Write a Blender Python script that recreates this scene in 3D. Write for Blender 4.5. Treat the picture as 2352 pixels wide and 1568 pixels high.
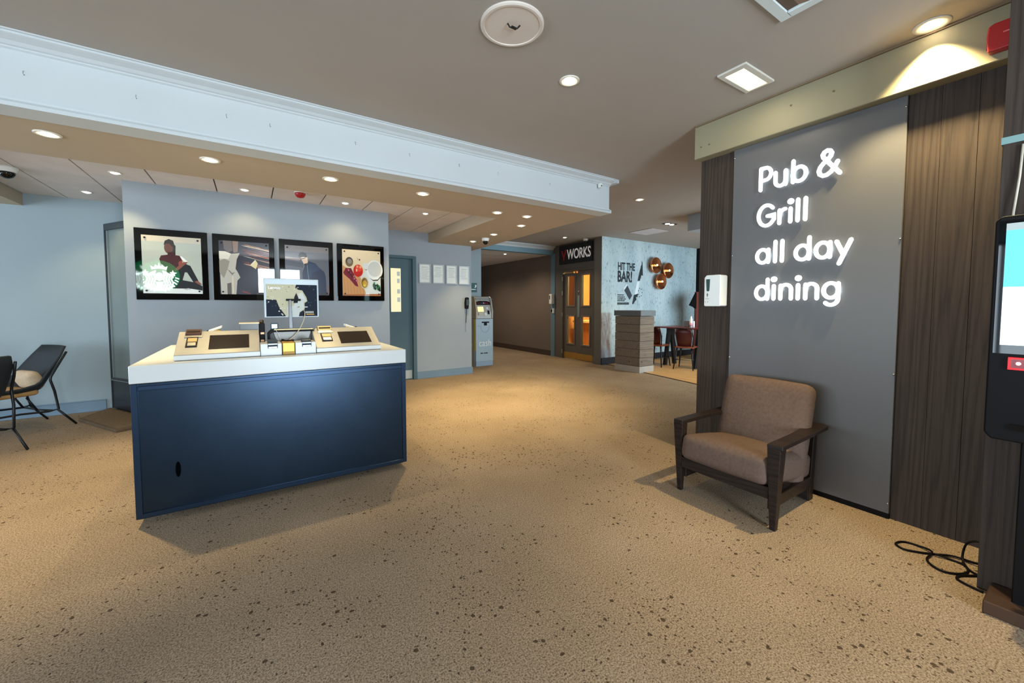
import bpy, bmesh, math, random
from mathutils import Vector, Matrix
random.seed(7)
PI = math.pi
for o in list(bpy.data.objects):
    bpy.data.objects.remove(o, do_unlink=True)
SC = bpy.context.scene
COL = SC.collection


def lin(c):
    out = []
    for v in c:
        v = v / 255.0
        out.append(v / 12.92 if v <= 0.04045 else ((v + 0.055) / 1.055) ** 2.4)
    return tuple(out)


# ------------------------------------------------------------------ camera
cam_d = bpy.data.cameras.new('camera')
cam = bpy.data.objects.new('camera', cam_d)
COL.objects.link(cam)
F_PX = 916.0
cam_d.sensor_fit = 'HORIZONTAL'
cam_d.sensor_width = 36.0
cam_d.lens = 36.0 * F_PX / 2352.0
cam_d.shift_y = -(784.0 - 746.0) / 2352.0
cam_d.clip_start = 0.02
PITCH = math.atan2(45.0, F_PX)
AZ = math.radians(56.8)
fw0 = Vector((math.cos(AZ), math.sin(AZ), 0))
rt = Vector((math.sin(AZ), -math.cos(AZ), 0))
up0 = Vector((0, 0, 1))
fw = fw0 * math.cos(PITCH) - up0 * math.sin(PITCH)
up = up0 * math.cos(PITCH) + fw0 * math.sin(PITCH)
cam.matrix_world = Matrix(((rt.x, up.x, -fw.x, 0), (rt.y, up.y, -fw.y, 0), (rt.z, up.z, -fw.z, 1.3), (0, 0, 0, 1)))
SC.camera = cam

# ------------------------------------------------------------------ view, world, daylight
SC.view_settings.view_transform = 'Standard'
SC.view_settings.look = 'None'
SC.view_settings.gamma = 1.0
SC.view_settings.use_curve_mapping = False
SC.view_settings.exposure = 0.24
world = bpy.data.worlds.new('world')
SC.world = world
world.use_nodes = True
world.node_tree.nodes['Background'].inputs[0].default_value = (0.55, 0.75, 1.0, 1)
world.node_tree.nodes['Background'].inputs[1].default_value = 1.0

DAY = (0.74, 0.89, 1.0)
WARM = (1.0, 0.79, 0.40)


def area(name, loc, rot, sx, sy, power, color):
    d = bpy.data.lights.new(name, 'AREA')
    d.shape = 'RECTANGLE'
    d.size = sx
    d.size_y = sy
    d.energy = power
    d.color = color
    o = bpy.data.objects.new(name, d)
    COL.objects.link(o)
    o.location = loc
    o.rotation_euler = rot
    return o


# daylight through the entrance glazing behind the camera and the glazed left side of the room
area('daylight_entrance', (0.79, -3.72, 1.27), (PI / 2, 0, 0), 1.24, 2.36, 360, DAY)
area('daylight_rear', (-4.0, -3.72, 1.45), (PI / 2, 0, 0), 2.6, 1.9, 60, DAY)
area('daylight_left', (-6.08, 1.2, 1.35), (PI / 2, 0, -PI / 2), 4.4, 2.1, 190, DAY)
area('daylight_far_left', (-6.08, 5.2, 1.25), (PI / 2, 0, -PI / 2), 2.4, 1.7, 90, DAY)
# daylight from the bar windows, out of sight behind the right wall
area('daylight_bar', (8.1, 1.86, 1.5), (PI / 2, 0, 0), 3.6, 2.0, 150, (0.72, 0.90, 1.0))
SPOT_POWER = 48.0

# ------------------------------------------------------------------ materials
MATS = {}


def new_mat(name):
    m = bpy.data.materials.new(name)
    m.use_nodes = True
    nt = m.node_tree
    b = nt.nodes['Principled BSDF']
    MATS[name] = m
    return m, nt, b


def N(nt, kind, **kw):
    n = nt.nodes.new(kind)
    for k, v in kw.items():
        setattr(n, k, v)
    return n


def texco(nt, scale=(1, 1, 1)):
    tc = N(nt, 'ShaderNodeTexCoord')
    mp = N(nt, 'ShaderNodeMapping')
    mp.inputs['Scale'].default_value = scale
    nt.links.new(tc.outputs['Object'], mp.inputs['Vector'])
    return mp.outputs['Vector']


def noise(nt, vec, scale, detail=3, rough=0.5):
    n = N(nt, 'ShaderNodeTexNoise')
    n.inputs['Scale'].default_value = scale
    n.inputs['Detail'].default_value = detail
    n.inputs['Roughness'].default_value = rough
    nt.links.new(vec, n.inputs['Vector'])
    return n.outputs[0]


def ramp(nt, fac, stops, interp='LINEAR'):
    r = N(nt, 'ShaderNodeValToRGB')
    r.color_ramp.interpolation = interp
    els = r.color_ramp.elements
    while len(els) < len(stops):
        els.new(0.5)
    for e, (p, c) in zip(els, stops):
        e.position = p
        e.color = (*c, 1) if len(c) == 3 else c
    nt.links.new(fac, r.inputs[0])
    return r.outputs[0]


def mixc(nt, fac, a, b, mode='MIX'):
    m = N(nt, 'ShaderNodeMix', data_type='RGBA', blend_type=mode)
    for sock, v in ((m.inputs[0], fac), (m.inputs[6], a), (m.inputs[7], b)):
        if hasattr(v, 'links'):
            nt.links.new(v, sock)
        elif isinstance(v, (int, float)):
            sock.default_value = v
        else:
            sock.default_value = (*v, 1)
    return m.outputs[2]


def bump(nt, b, height, strength, dist=0.01):
    bp = N(nt, 'ShaderNodeBump')
    bp.inputs['Strength'].default_value = strength
    bp.inputs['Distance'].default_value = dist
    nt.links.new(height, bp.inputs['Height'])
    nt.links.new(bp.outputs[0], b.inputs['Normal'])


def paint(name, srgb, rough=0.6, var=0.05, scale=3.0, metal=0.0, grain=0.0, coat=0.0, spec=0.5):
    """painted, plastic or metal surface with slight uneven tone"""
    if name in MATS:
        return MATS[name]
    m, nt, b = new_mat(name)
    c = lin(srgb)
    v = texco(nt)
    n = noise(nt, v, scale, 4)
    lo = tuple(x * (1 - var) for x in c)
    hi = tuple(min(1, x * (1 + var)) for x in c)
    nt.links.new(ramp(nt, n, [(0.3, lo), (0.7, hi)]), b.inputs['Base Color'])
    b.inputs['Roughness'].default_value = rough
    b.inputs['Metallic'].default_value = metal
    b.inputs['Specular IOR Level'].default_value = spec
    b.inputs['Coat Weight'].default_value = coat
    b.inputs['Coat Roughness'].default_value = 0.03
    if grain > 0:
        bump(nt, b, noise(nt, v, 260, 2), grain, 0.002)
    return m


def glow(name, srgb, strength):
    if name in MATS:
        return MATS[name]
    m, nt, b = new_mat(name)
    c = lin(srgb)
    b.inputs['Base Color'].default_value = (*c, 1)
    b.inputs['Emission Color'].default_value = (*c, 1)
    b.inputs['Emission Strength'].default_value = strength
    return m


def wood(name, dark, mid, light, axis='Z', rough=0.55, scale=1.0, knots=True):
    m, nt, b = new_mat(name)
    s = {'Z': (11 * scale, 11 * scale, 0.36 * scale), 'X': (0.55 * scale, 9 * scale, 9 * scale), 'Y': (9 * scale, 0.55 * scale, 9 * scale)}[axis]
    oi = N(nt, 'ShaderNodeObjectInfo')
    tc = N(nt, 'ShaderNodeTexCoord')
    off = N(nt, 'ShaderNodeVectorMath', operation='MULTIPLY_ADD')
    cmb = N(nt, 'ShaderNodeCombineXYZ')
    for i in range(3):
        nt.links.new(oi.outputs['Random'], cmb.inputs[i])
    nt.links.new(cmb.outputs[0], off.inputs[0])
    off.inputs[1].default_value = (7.3, 3.1, 5.7)
    nt.links.new(tc.outputs['Object'], off.inputs[2])
    mp = N(nt, 'ShaderNodeMapping')
    mp.inputs['Scale'].default_value = s
    nt.links.new(off.outputs[0], mp.inputs['Vector'])
    v = mp.outputs['Vector']
    w = N(nt, 'ShaderNodeTexWave', wave_type='BANDS', bands_direction='DIAGONAL')
    w.inputs['Scale'].default_value = 1.6
    w.inputs['Distortion'].default_value = 14
    w.inputs['Detail'].default_value = 4
    w.inputs['Detail Scale'].default_value = 0.7
    nt.links.new(v, w.inputs['Vector'])
    fine = noise(nt, v, 9, 6, 0.7)
    mid_n = noise(nt, v, 1.2, 3)
    base = ramp(nt, w.outputs[0], [(0.0, tuple(0.5 * (x + y) for x, y in zip(lin(dark), lin(mid)))), (0.12, lin(mid)), (1.0, lin(light))])
    base = mixc(nt, ramp(nt, fine, [(0.40, (0, 0, 0)), (0.58, (1, 1, 1))]), mixc(nt, 1.0, base, (0.80, 0.79, 0.78), 'MULTIPLY'), base)
    base = mixc(nt, ramp(nt, mid_n, [(0.35, (0.22, 0.22, 0.22)), (0.7, (0.0, 0.0, 0.0))]), base, lin(dark))
    if knots:
        vo = N(nt, 'ShaderNodeTexVoronoi')
        vo.inputs['Scale'].default_value = 1.0
        mk = N(nt, 'ShaderNodeMapping')
        ks = {'Z': (4.2, 4.2, 2.3), 'X': (2.3, 4.2, 4.2), 'Y': (4.2, 2.3, 4.2)}[axis]
        mk.inputs['Scale'].default_value = ks
        nt.links.new(off.outputs[0], mk.inputs['Vector'])
        nt.links.new(mk.outputs[0], vo.inputs['Vector'])
        k = ramp(nt, vo.outputs['Distance'], [(0.03, (0.85, 0.85, 0.85)), (0.085, (0, 0, 0))])
        base = mixc(nt, k, base, tuple(x * 0.45 for x in lin(dark)))
    nt.links.new(base, b.inputs['Base Color'])
    b.inputs['Roughness'].default_value = rough
    b.inputs['Specular IOR Level'].default_value = 0.22
    bump(nt, b, fine, 0.2, 0.003)
    return m


# carpet: fine pile speckle, soft tonal patches, scattered clusters of dark flecks
def carpet_mat():
    m, nt, b = new_mat('carpet_fleck')
    v = texco(nt)
    n1 = noise(nt, v, 150, 2, 0.75)
    n2 = noise(nt, v, 1.1, 3, 0.55)
    n3 = noise(nt, v, 55, 2, 0.6)
    base = ramp(nt, n2, [(0.25, lin((152, 133, 112))), (0.5, lin((166, 146, 124))), (0.75, lin((178, 158, 137)))])
    base = mixc(nt, ramp(nt, n1, [(0.36, (1, 1, 1)), (0.60, (0, 0, 0))]), base, mixc(nt, 1.0, base, (0.36, 0.32, 0.28), 'MULTIPLY'))
    base = mixc(nt, ramp(nt, n3, [(0.3, (0.35, 0.35, 0.35)), (0.6, (0, 0, 0))]), base, mixc(nt, 1.0, base, (0.62, 0.58, 0.52), 'MULTIPLY'))
    mask = noise(nt, v, 1.6, 2, 0.5)
    # the flecks run in short streaks
    for sc, lim, dens in (((33, 33, 33), 0.24, 0.895), ((64, 64, 64), 0.27, 0.885)):
        mp = N(nt, 'ShaderNodeMapping')
        mp.inputs['Scale'].default_value = sc
        mp.inputs['Rotation'].default_value = (0, 0, 0.5)
        tc = N(nt, 'ShaderNodeTexCoord')
        wob = N(nt, 'ShaderNodeVectorMath', operation='MULTIPLY_ADD')
        nz = N(nt, 'ShaderNodeTexNoise')
        nz.inputs['Scale'].default_value = 60
        nt.links.new(tc.outputs['Object'], nz.inputs['Vector'])
        nt.links.new(nz.outputs['Color'], wob.inputs[0])
        wob.inputs[1].default_value = (0.014, 0.014, 0.014)
        nt.links.new(tc.outputs['Object'], wob.inputs[2])
        nt.links.new(wob.outputs[0], mp.inputs['Vector'])
        vo = N(nt, 'ShaderNodeTexVoronoi', voronoi_dimensions='2D')
        vo.inputs['Scale'].default_value = 1.0
        nt.links.new(mp.outputs[0], vo.inputs['Vector'])
        sep = N(nt, 'ShaderNodeSeparateColor')
        nt.links.new(vo.outputs['Color'], sep.inputs[0])
        # threshold on the random value plus a slow cluster mask
        add = N(nt, 'ShaderNodeMath', operation='ADD')
        mm = N(nt, 'ShaderNodeMath', operation='MULTIPLY')
        mm.inputs[1].default_value = 0.75
        nt.links.new(mask, mm.inputs[0])
        nt.links.new(sep.outputs[0], add.inputs[0])
        nt.links.new(mm.outputs[0], add.inputs[1])
        gt = N(nt, 'ShaderNodeMath', operation='GREATER_THAN')
        gt.inputs[1].default_value = dens + 0.42
        nt.links.new(add.outputs[0], gt.inputs[0])
        rs = N(nt, 'ShaderNodeMath', operation='MULTIPLY')
        rs.inputs[1].default_value = lim
        nt.links.new(sep.outputs[1], rs.inputs[0])
        ra = N(nt, 'ShaderNodeMath', operation='ADD')
        ra.inputs[1].default_value = 0.08
        nt.links.new(rs.outputs[0], ra.inputs[0])
        lt = N(nt, 'ShaderNodeMath', operation='LESS_THAN')
        nt.links.new(vo.outputs['Distance'], lt.inputs[0])
        nt.links.new(ra.outputs[0], lt.inputs[1])
        an = N(nt, 'ShaderNodeMath', operation='MULTIPLY')
        nt.links.new(gt.outputs[0], an.inputs[0])
        nt.links.new(lt.outputs[0], an.inputs[1])
        an2 = N(nt, 'ShaderNodeMath', operation='MULTIPLY')
        an2.inputs[1].default_value = 0.85
        nt.links.new(an.outputs[0], an2.inputs[0])
        base = mixc(nt, an2.outputs[0], base, lin((56, 42, 30)))
    nt.links.new(base, b.inputs['Base Color'])
    b.inputs['Roughness'].default_value = 0.95
    b.inputs['Specular IOR Level'].default_value = 0.1
    bump(nt, b, n1, 0.5, 0.004)
    return m


def plaster_mat():
    m, nt, b = new_mat('distressed_plaster')
    v = texco(nt, (1, 1, 0.28))
    n1 = noise(nt, v, 38, 4, 0.65)
    n2 = noise(nt, v, 2.2, 3)
    base = ramp(nt, n2, [(0.3, lin((150, 172, 180))), (0.7, lin((190, 205, 208)))])
    fle = ramp(nt, n1, [(0.575, (0, 0, 0)), (0.66, (0.75, 0.75, 0.75))])
    base = mixc(nt, fle, base, lin((70, 84, 96)))
    # a reddish stain low on the near corner
    tc = N(nt, 'ShaderNodeTexCoord')
    sp = N(nt, 'ShaderNodeSeparateXYZ')
    nt.links.new(tc.outputs['Object'], sp.inputs[0])
    mz = N(nt, 'ShaderNodeMapRange')
    mz.inputs[1].default_value = 1.16
    mz.inputs[2].default_value = 1.12
    nt.links.new(sp.outputs[2], mz.inputs[0])
    mx = N(nt, 'ShaderNodeMapRange')
    mx.inputs[1].default_value = 6.72
    mx.inputs[2].default_value = 6.62
    nt.links.new(sp.outputs[0], mx.inputs[0])
    mm = N(nt, 'ShaderNodeMath', operation='MULTIPLY')
    nt.links.new(mz.outputs[0], mm.inputs[0])
    nt.links.new(mx.outputs[0], mm.inputs[1])
    m3 = N(nt, 'ShaderNodeMath', operation='MULTIPLY')
    nt.links.new(mm.outputs[0], m3.inputs[0])
    nt.links.new(ramp(nt, noise(nt, v, 9, 4), [(0.35, (0.35, 0.35, 0.35)), (0.65, (0.95, 0.95, 0.95))]), m3.inputs[1])
    base = mixc(nt, m3.outputs[0], base, lin((120, 92, 84)))
    nt.links.new(base, b.inputs['Base Color'])
    b.inputs['Roughness'].default_value = 0.8
    bump(nt, b, n1, 0.4, 0.006)
    return m


def print_mat(name, rough=0.25, coat=1.0, ior=1.9):
    """flat print carrying a colour per face, under clear acrylic"""
    m, nt, b = new_mat(name)
    at = N(nt, 'ShaderNodeAttribute')
    at.attribute_name = 'ink'
    nt.links.new(at.outputs['Color'], b.inputs['Base Color'])
    b.inputs['Roughness'].default_value = rough
    b.inputs['Specular IOR Level'].default_value = 0.2
    b.inputs['Coat Weight'].default_value = coat
    b.inputs['Coat Roughness'].default_value = 0.0
    b.inputs['Coat IOR'].default_value = ior
    return m


def glass_mat(name, srgb=(255, 255, 255), rough=0.0):
    m, nt, b = new_mat(name)
    b.inputs['Base Color'].default_value = (*lin(srgb), 1)
    b.inputs['Transmission Weight'].default_value = 1.0
    b.inputs['Roughness'].default_value = rough
    b.inputs['IOR'].default_value = 1.2
    return m


CARPET = carpet_mat()
PLASTER = plaster_mat()
PRINT = print_mat('acrylic_print')
PAPER_PRINT = print_mat('paper_print', 0.5, 0.0)
BACK_SHAPES = print_mat('back_shape_colours', 0.6, 0.0, 1.5)
WOOD_DARK = wood('dark_cladding', (42, 34, 29), (64, 53, 46), (71, 60, 52), 'Z', 0.6)
WOOD_FRAME = wood('dark_chair_wood', (20, 14, 12), (32, 23, 19), (40, 29, 24), 'Y', 0.4, 1.5, False)
WOOD_GREY = wood('weathered_boards', (104, 92, 80), (128, 113, 98), (138, 123, 108), 'X', 0.75, 1.0, True)
WOOD_FLOOR = wood('honey_floor', (170, 120, 70), (205, 155, 96), (222, 174, 114), 'Y', 0.45, 0.8, False)
GLASS = glass_mat('clear_glass')
CEIL = paint('ceiling_paint', (166, 158, 150), 0.85, 0.03, 1.2)
SOFF = paint('soffit_paint', (184, 166, 142), 0.85, 0.03, 1.2)
TILEM = paint('ceiling_board', (224, 212, 204), 0.85, 0.05, 5)
BEAMP = paint('beam_paint', (200, 204, 206), 0.6, 0.02, 1.5)
CREAM = paint('cream_paint', (140, 132, 106), 0.6, 0.03, 1.5)
WALLG = paint('wall_grey_paint', (148, 156, 164), 0.7, 0.03, 1.5)
WALLB = paint('wall_blue_paint', (150, 164, 170), 0.7, 0.04, 1.2)
WALLT = paint('wall_taupe_paint', (104, 90, 80), 0.7, 0.05, 1.5)
DOORG = paint('door_taupe_paint', (92, 82, 74), 0.5, 0.05, 2)
SKIRT = paint('skirting_blue', (112, 134, 152), 0.5, 0.05, 2)
SKIRTD = paint('skirting_brown', (66, 52, 44), 0.5, 0.05, 2)
BLACK = paint('black_plastic', (14, 12, 13), 0.5, 0.1, spec=0.12)
BLACKM = paint('black_metal', (26, 28, 32), 0.4, 0.1, metal=0.4)
BLACKG = paint('black_gloss', (4, 4, 5), 0.3, 0.05, coat=1.0, spec=0.0)
WHITE = paint('white_plastic', (226, 226, 222), 0.35, 0.02)
CHROME = paint('brushed_steel', (190, 190, 188), 0.28, 0.04, 40, metal=1.0)
COPPER = paint('polished_copper', (236, 150, 100), 0.12, 0.05, 5, metal=1.0)
TEALD = paint('door_teal', (70, 96, 106), 0.45, 0.05, 2)
PANELG = paint('sign_grey_laminate', (94, 93, 94), 0.36, 0.03, 2)
COUNTERW = paint('solid_surface_white', (198, 199, 198), 0.3, 0.02, 2)
COUNTERB = paint('island_blue_black', (47, 61, 78), 0.29, 0.06, 6, metal=1.0)
COUNTERF = paint('island_frame_blue', (46, 62, 84), 0.3, 0.06, 6, metal=0.9)
KIOSKM = paint('kiosk_champagne_metal', (160, 155, 146), 0.40, 0.03, 30, metal=0.2)
FABRIC = paint('fabric_taupe', (92, 75, 66), 0.95, 0.12, 60, grain=0.6, spec=0.1)
FABRICC = paint('fabric_cream', (190, 168, 142), 0.95, 0.10, 60, grain=0.5, spec=0.1)
LEATHER = paint('tan_leather', (184, 140, 84), 0.5, 0.08, 12)
CHAIRBK = paint('charcoal_felt', (24, 31, 38), 0.7, 0.08, 30)
RED = paint('red_plastic', (170, 24, 26), 0.35, 0.04)
REDBR = paint('red_brown_lacquer', (110, 46, 34), 0.4, 0.1, 8)
YELLOW = paint('yellow_paint', (226, 184, 40), 0.5, 0.05)
GOLDB = paint('brass_block', (206, 160, 66), 0.4, 0.12, 20, metal=0.5)
ATMB = paint('machine_grey_blue', (156, 174, 184), 0.4, 0.03)
ATMS = paint('machine_side_warm_light', (180, 156, 124), 0.5, 0.05)  # warm light on the machine's side, put into its base colour
ATMT = paint('machine_fascia', (168, 166, 160), 0.35, 0.05)
SLATE = paint('slate_cap', (92, 96, 98), 0.5, 0.06, 10)
MATM = paint('rubber_mat', (92, 74, 54), 0.9, 0.12, 30, grain=0.5)
INK = paint('black_ink', (30, 36, 42), 0.7, 0.05)
LAMP = glow('lamp_glow', (255, 236, 196), 30)
LAMPS = glow('small_lamp_glow', (255, 240, 214), 14)
PANEL_LIGHT = glow('square_lamp_glow', (255, 240, 196), 1.8)
LETTER = glow('letter_glow', (244, 252, 255), 1.3)
SCREEN_TEAL = glow('screen_teal', (90, 180, 184), 0.75)
SCREEN_WHITE = glow('screen_white', (226, 240, 242), 0.95)
SCREEN_GREY = glow('screen_grey', (150, 160, 160), 0.6)
LED_RED = glow('reader_red', (220, 20, 30), 1.6)
LED_WHITE = glow('reader_white', (255, 220, 220), 3)
SIGN_WHITE = glow('emblem_white', (235, 255, 250), 12)
SIGN_GREEN = glow('emblem_green', (0, 110, 60), 7)
VISION = glow('lit_vision_panel', (232, 222, 178), 0.55)


def flat(srgb, rough=0.6):
    return paint('tone_%02x%02x%02x' % tuple(srgb), srgb, rough, 0.03)


# ------------------------------------------------------------------ mesh builder
ORG = {}


class MB:
    def __init__(self):
        self.v, self.f, self.m, self.sm = [], [], [], []

    def add(self, vs, fs, mi=0, smooth=False):
        b = len(self.v)
        self.v += [tuple(p) for p in vs]
        for f in fs:
            self.f.append([i + b for i in f])
            self.m.append(mi)
            self.sm.append(smooth)
        return self

    def box(self, x0, x1, y0, y1, z0, z1, mi=0):
        x0, x1 = min(x0, x1), max(x0, x1)
        y0, y1 = min(y0, y1), max(y0, y1)
        z0, z1 = min(z0, z1), max(z0, z1)
        vs = [(x0, y0, z0), (x1, y0, z0), (x1, y1, z0), (x0, y1, z0), (x0, y0, z1), (x1, y0, z1), (x1, y1, z1), (x0, y1, z1)]
        return self.add(vs, [(0, 3, 2, 1), (4, 5, 6, 7), (0, 1, 5, 4), (1, 2, 6, 5), (2, 3, 7, 6), (3, 0, 4, 7)], mi)

    def hexa(self, p, mi=0):
        """eight corners: four below then four above, same order"""
        return self.add(p, [(0, 3, 2, 1), (4, 5, 6, 7), (0, 1, 5, 4), (1, 2, 6, 5), (2, 3, 7, 6), (3, 0, 4, 7)], mi)

    def prism(self, poly, fn, d0, d1, mi=0):
        """polygon (s,t) swept between depths d0 and d1; fn maps (s,t,d) to a point"""
        n = len(poly)
        vs = [fn(s, t, d0) for s, t in poly] + [fn(s, t, d1) for s, t in poly]
        fs = [tuple(range(n))[::-1], tuple(range(n, 2 * n))]
        fs += [(i, (i + 1) % n, n + (i + 1) % n, n + i) for i in range(n)]
        return self.add(vs, fs, mi)

    def tube(self, pts, r, seg=8, mi=0, closed=False, r1=None):
        P = [Vector(p) for p in pts]
        n = len(P)
        vs, fs = [], []
        prev = None
        for i, p in enumerate(P):
            if closed:
                t = P[(i + 1) % n] - P[i - 1]
            else:
                t = P[min(i + 1, n - 1)] - P[max(i - 1, 0)]
            t.normalize()
            if prev is None:
                a = Vector((0, 0, 1)) if abs(t.z) < 0.9 else Vector((1, 0, 0))
                u = t.cross(a).normalized()
            else:
                u = (prev - t * prev.dot(t)).normalized()
            prev = u
            w = t.cross(u)
            rr = r if r1 is None else r + (r1 - r) * i / max(1, n - 1)
            for k in range(seg):
                a = 2 * PI * k / seg
                vs.append(p + u * (rr * math.cos(a)) + w * (rr * math.sin(a)))
        rng = range(n) if closed else range(n - 1)
        for i in rng:
            j = (i + 1) % n
            for k in range(seg):
                l = (k + 1) % seg
                fs.append((i * seg + k, i * seg + l, j * seg + l, j * seg + k))
        if not closed:
            fs.append(tuple(range(seg))[::-1])
            fs.append(tuple((n - 1) * seg + k for k in range(seg)))
        return self.add(vs, fs, mi, True)

    def lathe(self, prof, c, axis='Z', seg=24, mi=0, smooth=True):
        """profile of (radius, height) turned about an axis through c"""
        vs, fs = [], []
        for r, h in prof:
            for k in range(seg):
                a = 2 * PI * k / seg
                x, y = r * math.cos(a), r * math.sin(a)
                q = {'Z': (x, y, h), 'Y': (x, h, y), 'X': (h, x, y)}[axis]
                vs.append((c[0] + q[0], c[1] + q[1], c[2] + q[2]))
        n = len(prof)
        for i in range(n - 1):
            for k in range(seg):
                l = (k + 1) % seg
                fs.append((i * seg + k, i * seg + l, (i + 1) * seg + l, (i + 1) * seg + k))
        if prof[0][0] > 1e-6:
            fs.append(tuple(range(seg)))
        if prof[-1][0] > 1e-6:
            fs.append(tuple((n - 1) * seg + k for k in range(seg)))
        return self.add(vs, fs, mi, smooth)

    def ribbon(self, path, r, fn, d0, d1, mi=0, caps=True):
        """flat stroke with rounded ends"""
        n = len(path)
        L, R = [], []
        for i in range(n):
            a = Vector(path[max(i - 1, 0)])
            b = Vector(path[min(i + 1, n - 1)])
            t = (b - a).normalized()
            nn = Vector((-t.y, t.x))
            k = 1.0
            if 0 < i < n - 1:
                t1 = (Vector(path[i]) - a).normalized()
                k = 1 / max(0.45, nn.dot(Vector((-t1.y, t1.x))))
            p = Vector(path[i])
            L.append(p + nn * r * k)
            R.append(p - nn * r * k)
        poly_quads = [[L[i], R[i], R[i + 1], L[i + 1]] for i in range(n - 1)]
        for q in poly_quads:
            self.prism([(p.x, p.y) for p in q], fn, d0, d1, mi)
        if caps:
            for e, o in ((0, 1), (n - 1, n - 2)):
                p = Vector(path[e])
                t = (p - Vector(path[o])).normalized()
                a0 = math.atan2(t.y, t.x)
                poly = [(p.x + r * 0.98 * math.cos(a0 + a) * (1 if abs(a) > 1.5 else 0.9), p.y + r * 0.98 * math.sin(a0 + a)) for a in [-PI / 2 + PI * j / 8 for j in range(9)]]
                self.prism(poly, fn, d0, d1, mi)
        return self

    def build(self, name, mats, parent=None, bevel=0.0, seg=1, recalc=True):
        me = bpy.data.meshes.new(name)
        org = Vector((0, 0, 0))
        if parent is not None:
            org = ORG.get(parent.name, org)
        me.from_pydata([(Vector(p) - org)[:] for p in self.v], [], self.f)
        if not isinstance(mats, (list, tuple)):
            mats = [mats]
        for m in mats:
            me.materials.append(m)
        for p, mi, s in zip(me.polygons, self.m, self.sm):
            p.material_index = mi
            p.use_smooth = s
        if recalc or bevel > 0:
            bm = bmesh.new()
            bm.from_mesh(me)
            bmesh.ops.recalc_face_normals(bm, faces=bm.faces)
            if bevel > 0:
                bmesh.ops.remove_doubles(bm, verts=bm.verts, dist=1e-6)
                bmesh.ops.bevel(bm, geom=[e for e in bm.edges if len(e.link_faces) == 2 and e.calc_face_angle(0) > 0.5], offset=bevel, segments=seg, affect='EDGES', profile=0.5, clamp_overlap=True)
            bm.to_mesh(me)
            bm.free()
        o = bpy.data.objects.new(name, me)
        COL.objects.link(o)
        if parent is not None:
            o.parent = parent
            ORG[o.name] = org
        return o


def B(*a):
    return MB().box(*a)


def thing(name, label, cat, loc=(0, 0, 0), rotz=0.0, group=None, local=False):
    o = bpy.data.objects.new(name, None)
    COL.objects.link(o)
    o.empty_display_size = 0.05
    o.location = loc
    o.rotation_euler = (0, 0, rotz)
    o['label'] = label
    o['category'] = cat
    if group:
        o['group'] = group
    ORG[o.name] = Vector((0, 0, 0)) if local else Vector(loc)
    return o


def tag(o, label, cat, group=None):
    o['label'] = label
    o['category'] = cat
    if group:
        o['group'] = group
    return o


def struct(name, mb, mat, bevel=0.0, parent=None):
    o = mb.build(name, mat, parent, bevel)
    if parent is None:
        o['kind'] = 'structure'
    return o


def cushion_mb(cx, cy, cz, hx, hy, hz, r, bx=0, by=0, bz=0, n=14, xf=None):
    """soft rounded block, faces bulging by bx, by, bz"""
    mb = MB()
    for ax in range(3):
        for sg in (-1, 1):
            vs, fs = [], []
            for i in range(n + 1):
                for j in range(n + 1):
                    a, b = -1 + 2 * i / n, -1 + 2 * j / n
                    a, b = math.sin(a * PI / 2) * 0.45 + a * 0.55, math.sin(b * PI / 2) * 0.45 + b * 0.55
                    q = [0, 0, 0]
                    q[ax] = sg
                    q[(ax + 1) % 3] = a
                    q[(ax + 2) % 3] = b
                    h = (hx, hy, hz)
                    p = [q[k] * h[k] for k in range(3)]
                    inn = [max(-(h[k] - r), min(h[k] - r, p[k])) for k in range(3)]
                    d = Vector([p[k] - inn[k] for k in range(3)])
                    if d.length > 1e-9:
                        d = d.normalized() * r
                    p = [inn[k] + d[k] for k in range(3)]
                    u = [p[k] / h[k] for k in range(3)]
                    p[0] += bx * u[0] * (1 - u[1] ** 2) * (1 - u[2] ** 2)
                    p[1] += by * u[1] * (1 - u[0] ** 2) * (1 - u[2] ** 2)
                    p[2] += bz * u[2] * (1 - u[0] ** 2) * (1 - u[1] ** 2)
                    pt = Vector(p)
                    if xf is not None:
                        pt = xf @ pt
                    vs.append((pt.x + cx, pt.y + cy, pt.z + cz))
            for i in range(n):
                for j in range(n):
                    k = i * (n + 1) + j
                    fs.append((k, k + 1, k + n + 2, k + n + 1))
            mb.add(vs, fs, 0, True)
    return mb


def weld(o):
    bm = bmesh.new()
    bm.from_mesh(o.data)
    bmesh.ops.remove_doubles(bm, verts=bm.verts, dist=1e-5)
    bmesh.ops.recalc_face_normals(bm, faces=bm.faces)
    bm.to_mesh(o.data)
    bm.free()
    return o


def text_mesh(name, body, size, depth, fn, mat, parent, sx=1.0, bold=0.0, spacing=1.0, align='LEFT'):
    """lettering as a solid mesh; fn maps (s,t,d) to a point"""
    cu = bpy.data.curves.new(name, 'FONT')
    cu.body = body
    cu.size = size
    cu.offset = bold
    cu.extrude = depth / 2
    cu.space_character = spacing
    cu.align_x = align
    cu.resolution_u = 3
    tmp = bpy.data.objects.new(name + '_tmp', cu)
    COL.objects.link(tmp)
    dg = bpy.context.evaluated_depsgraph_get()
    dg.update()
    me = bpy.data.meshes.new_from_object(tmp.evaluated_get(dg))
    mb = MB()
    mb.add([fn(v.co.x * sx, v.co.y, v.co.z + depth / 2) for v in me.vertices], [tuple(p.vertices) for p in me.polygons])
    bpy.data.objects.remove(tmp, do_unlink=True)
    bpy.data.curves.remove(cu)
    bpy.data.meshes.remove(me)
    return mb.build(name, mat, parent, recalc=True)


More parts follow.
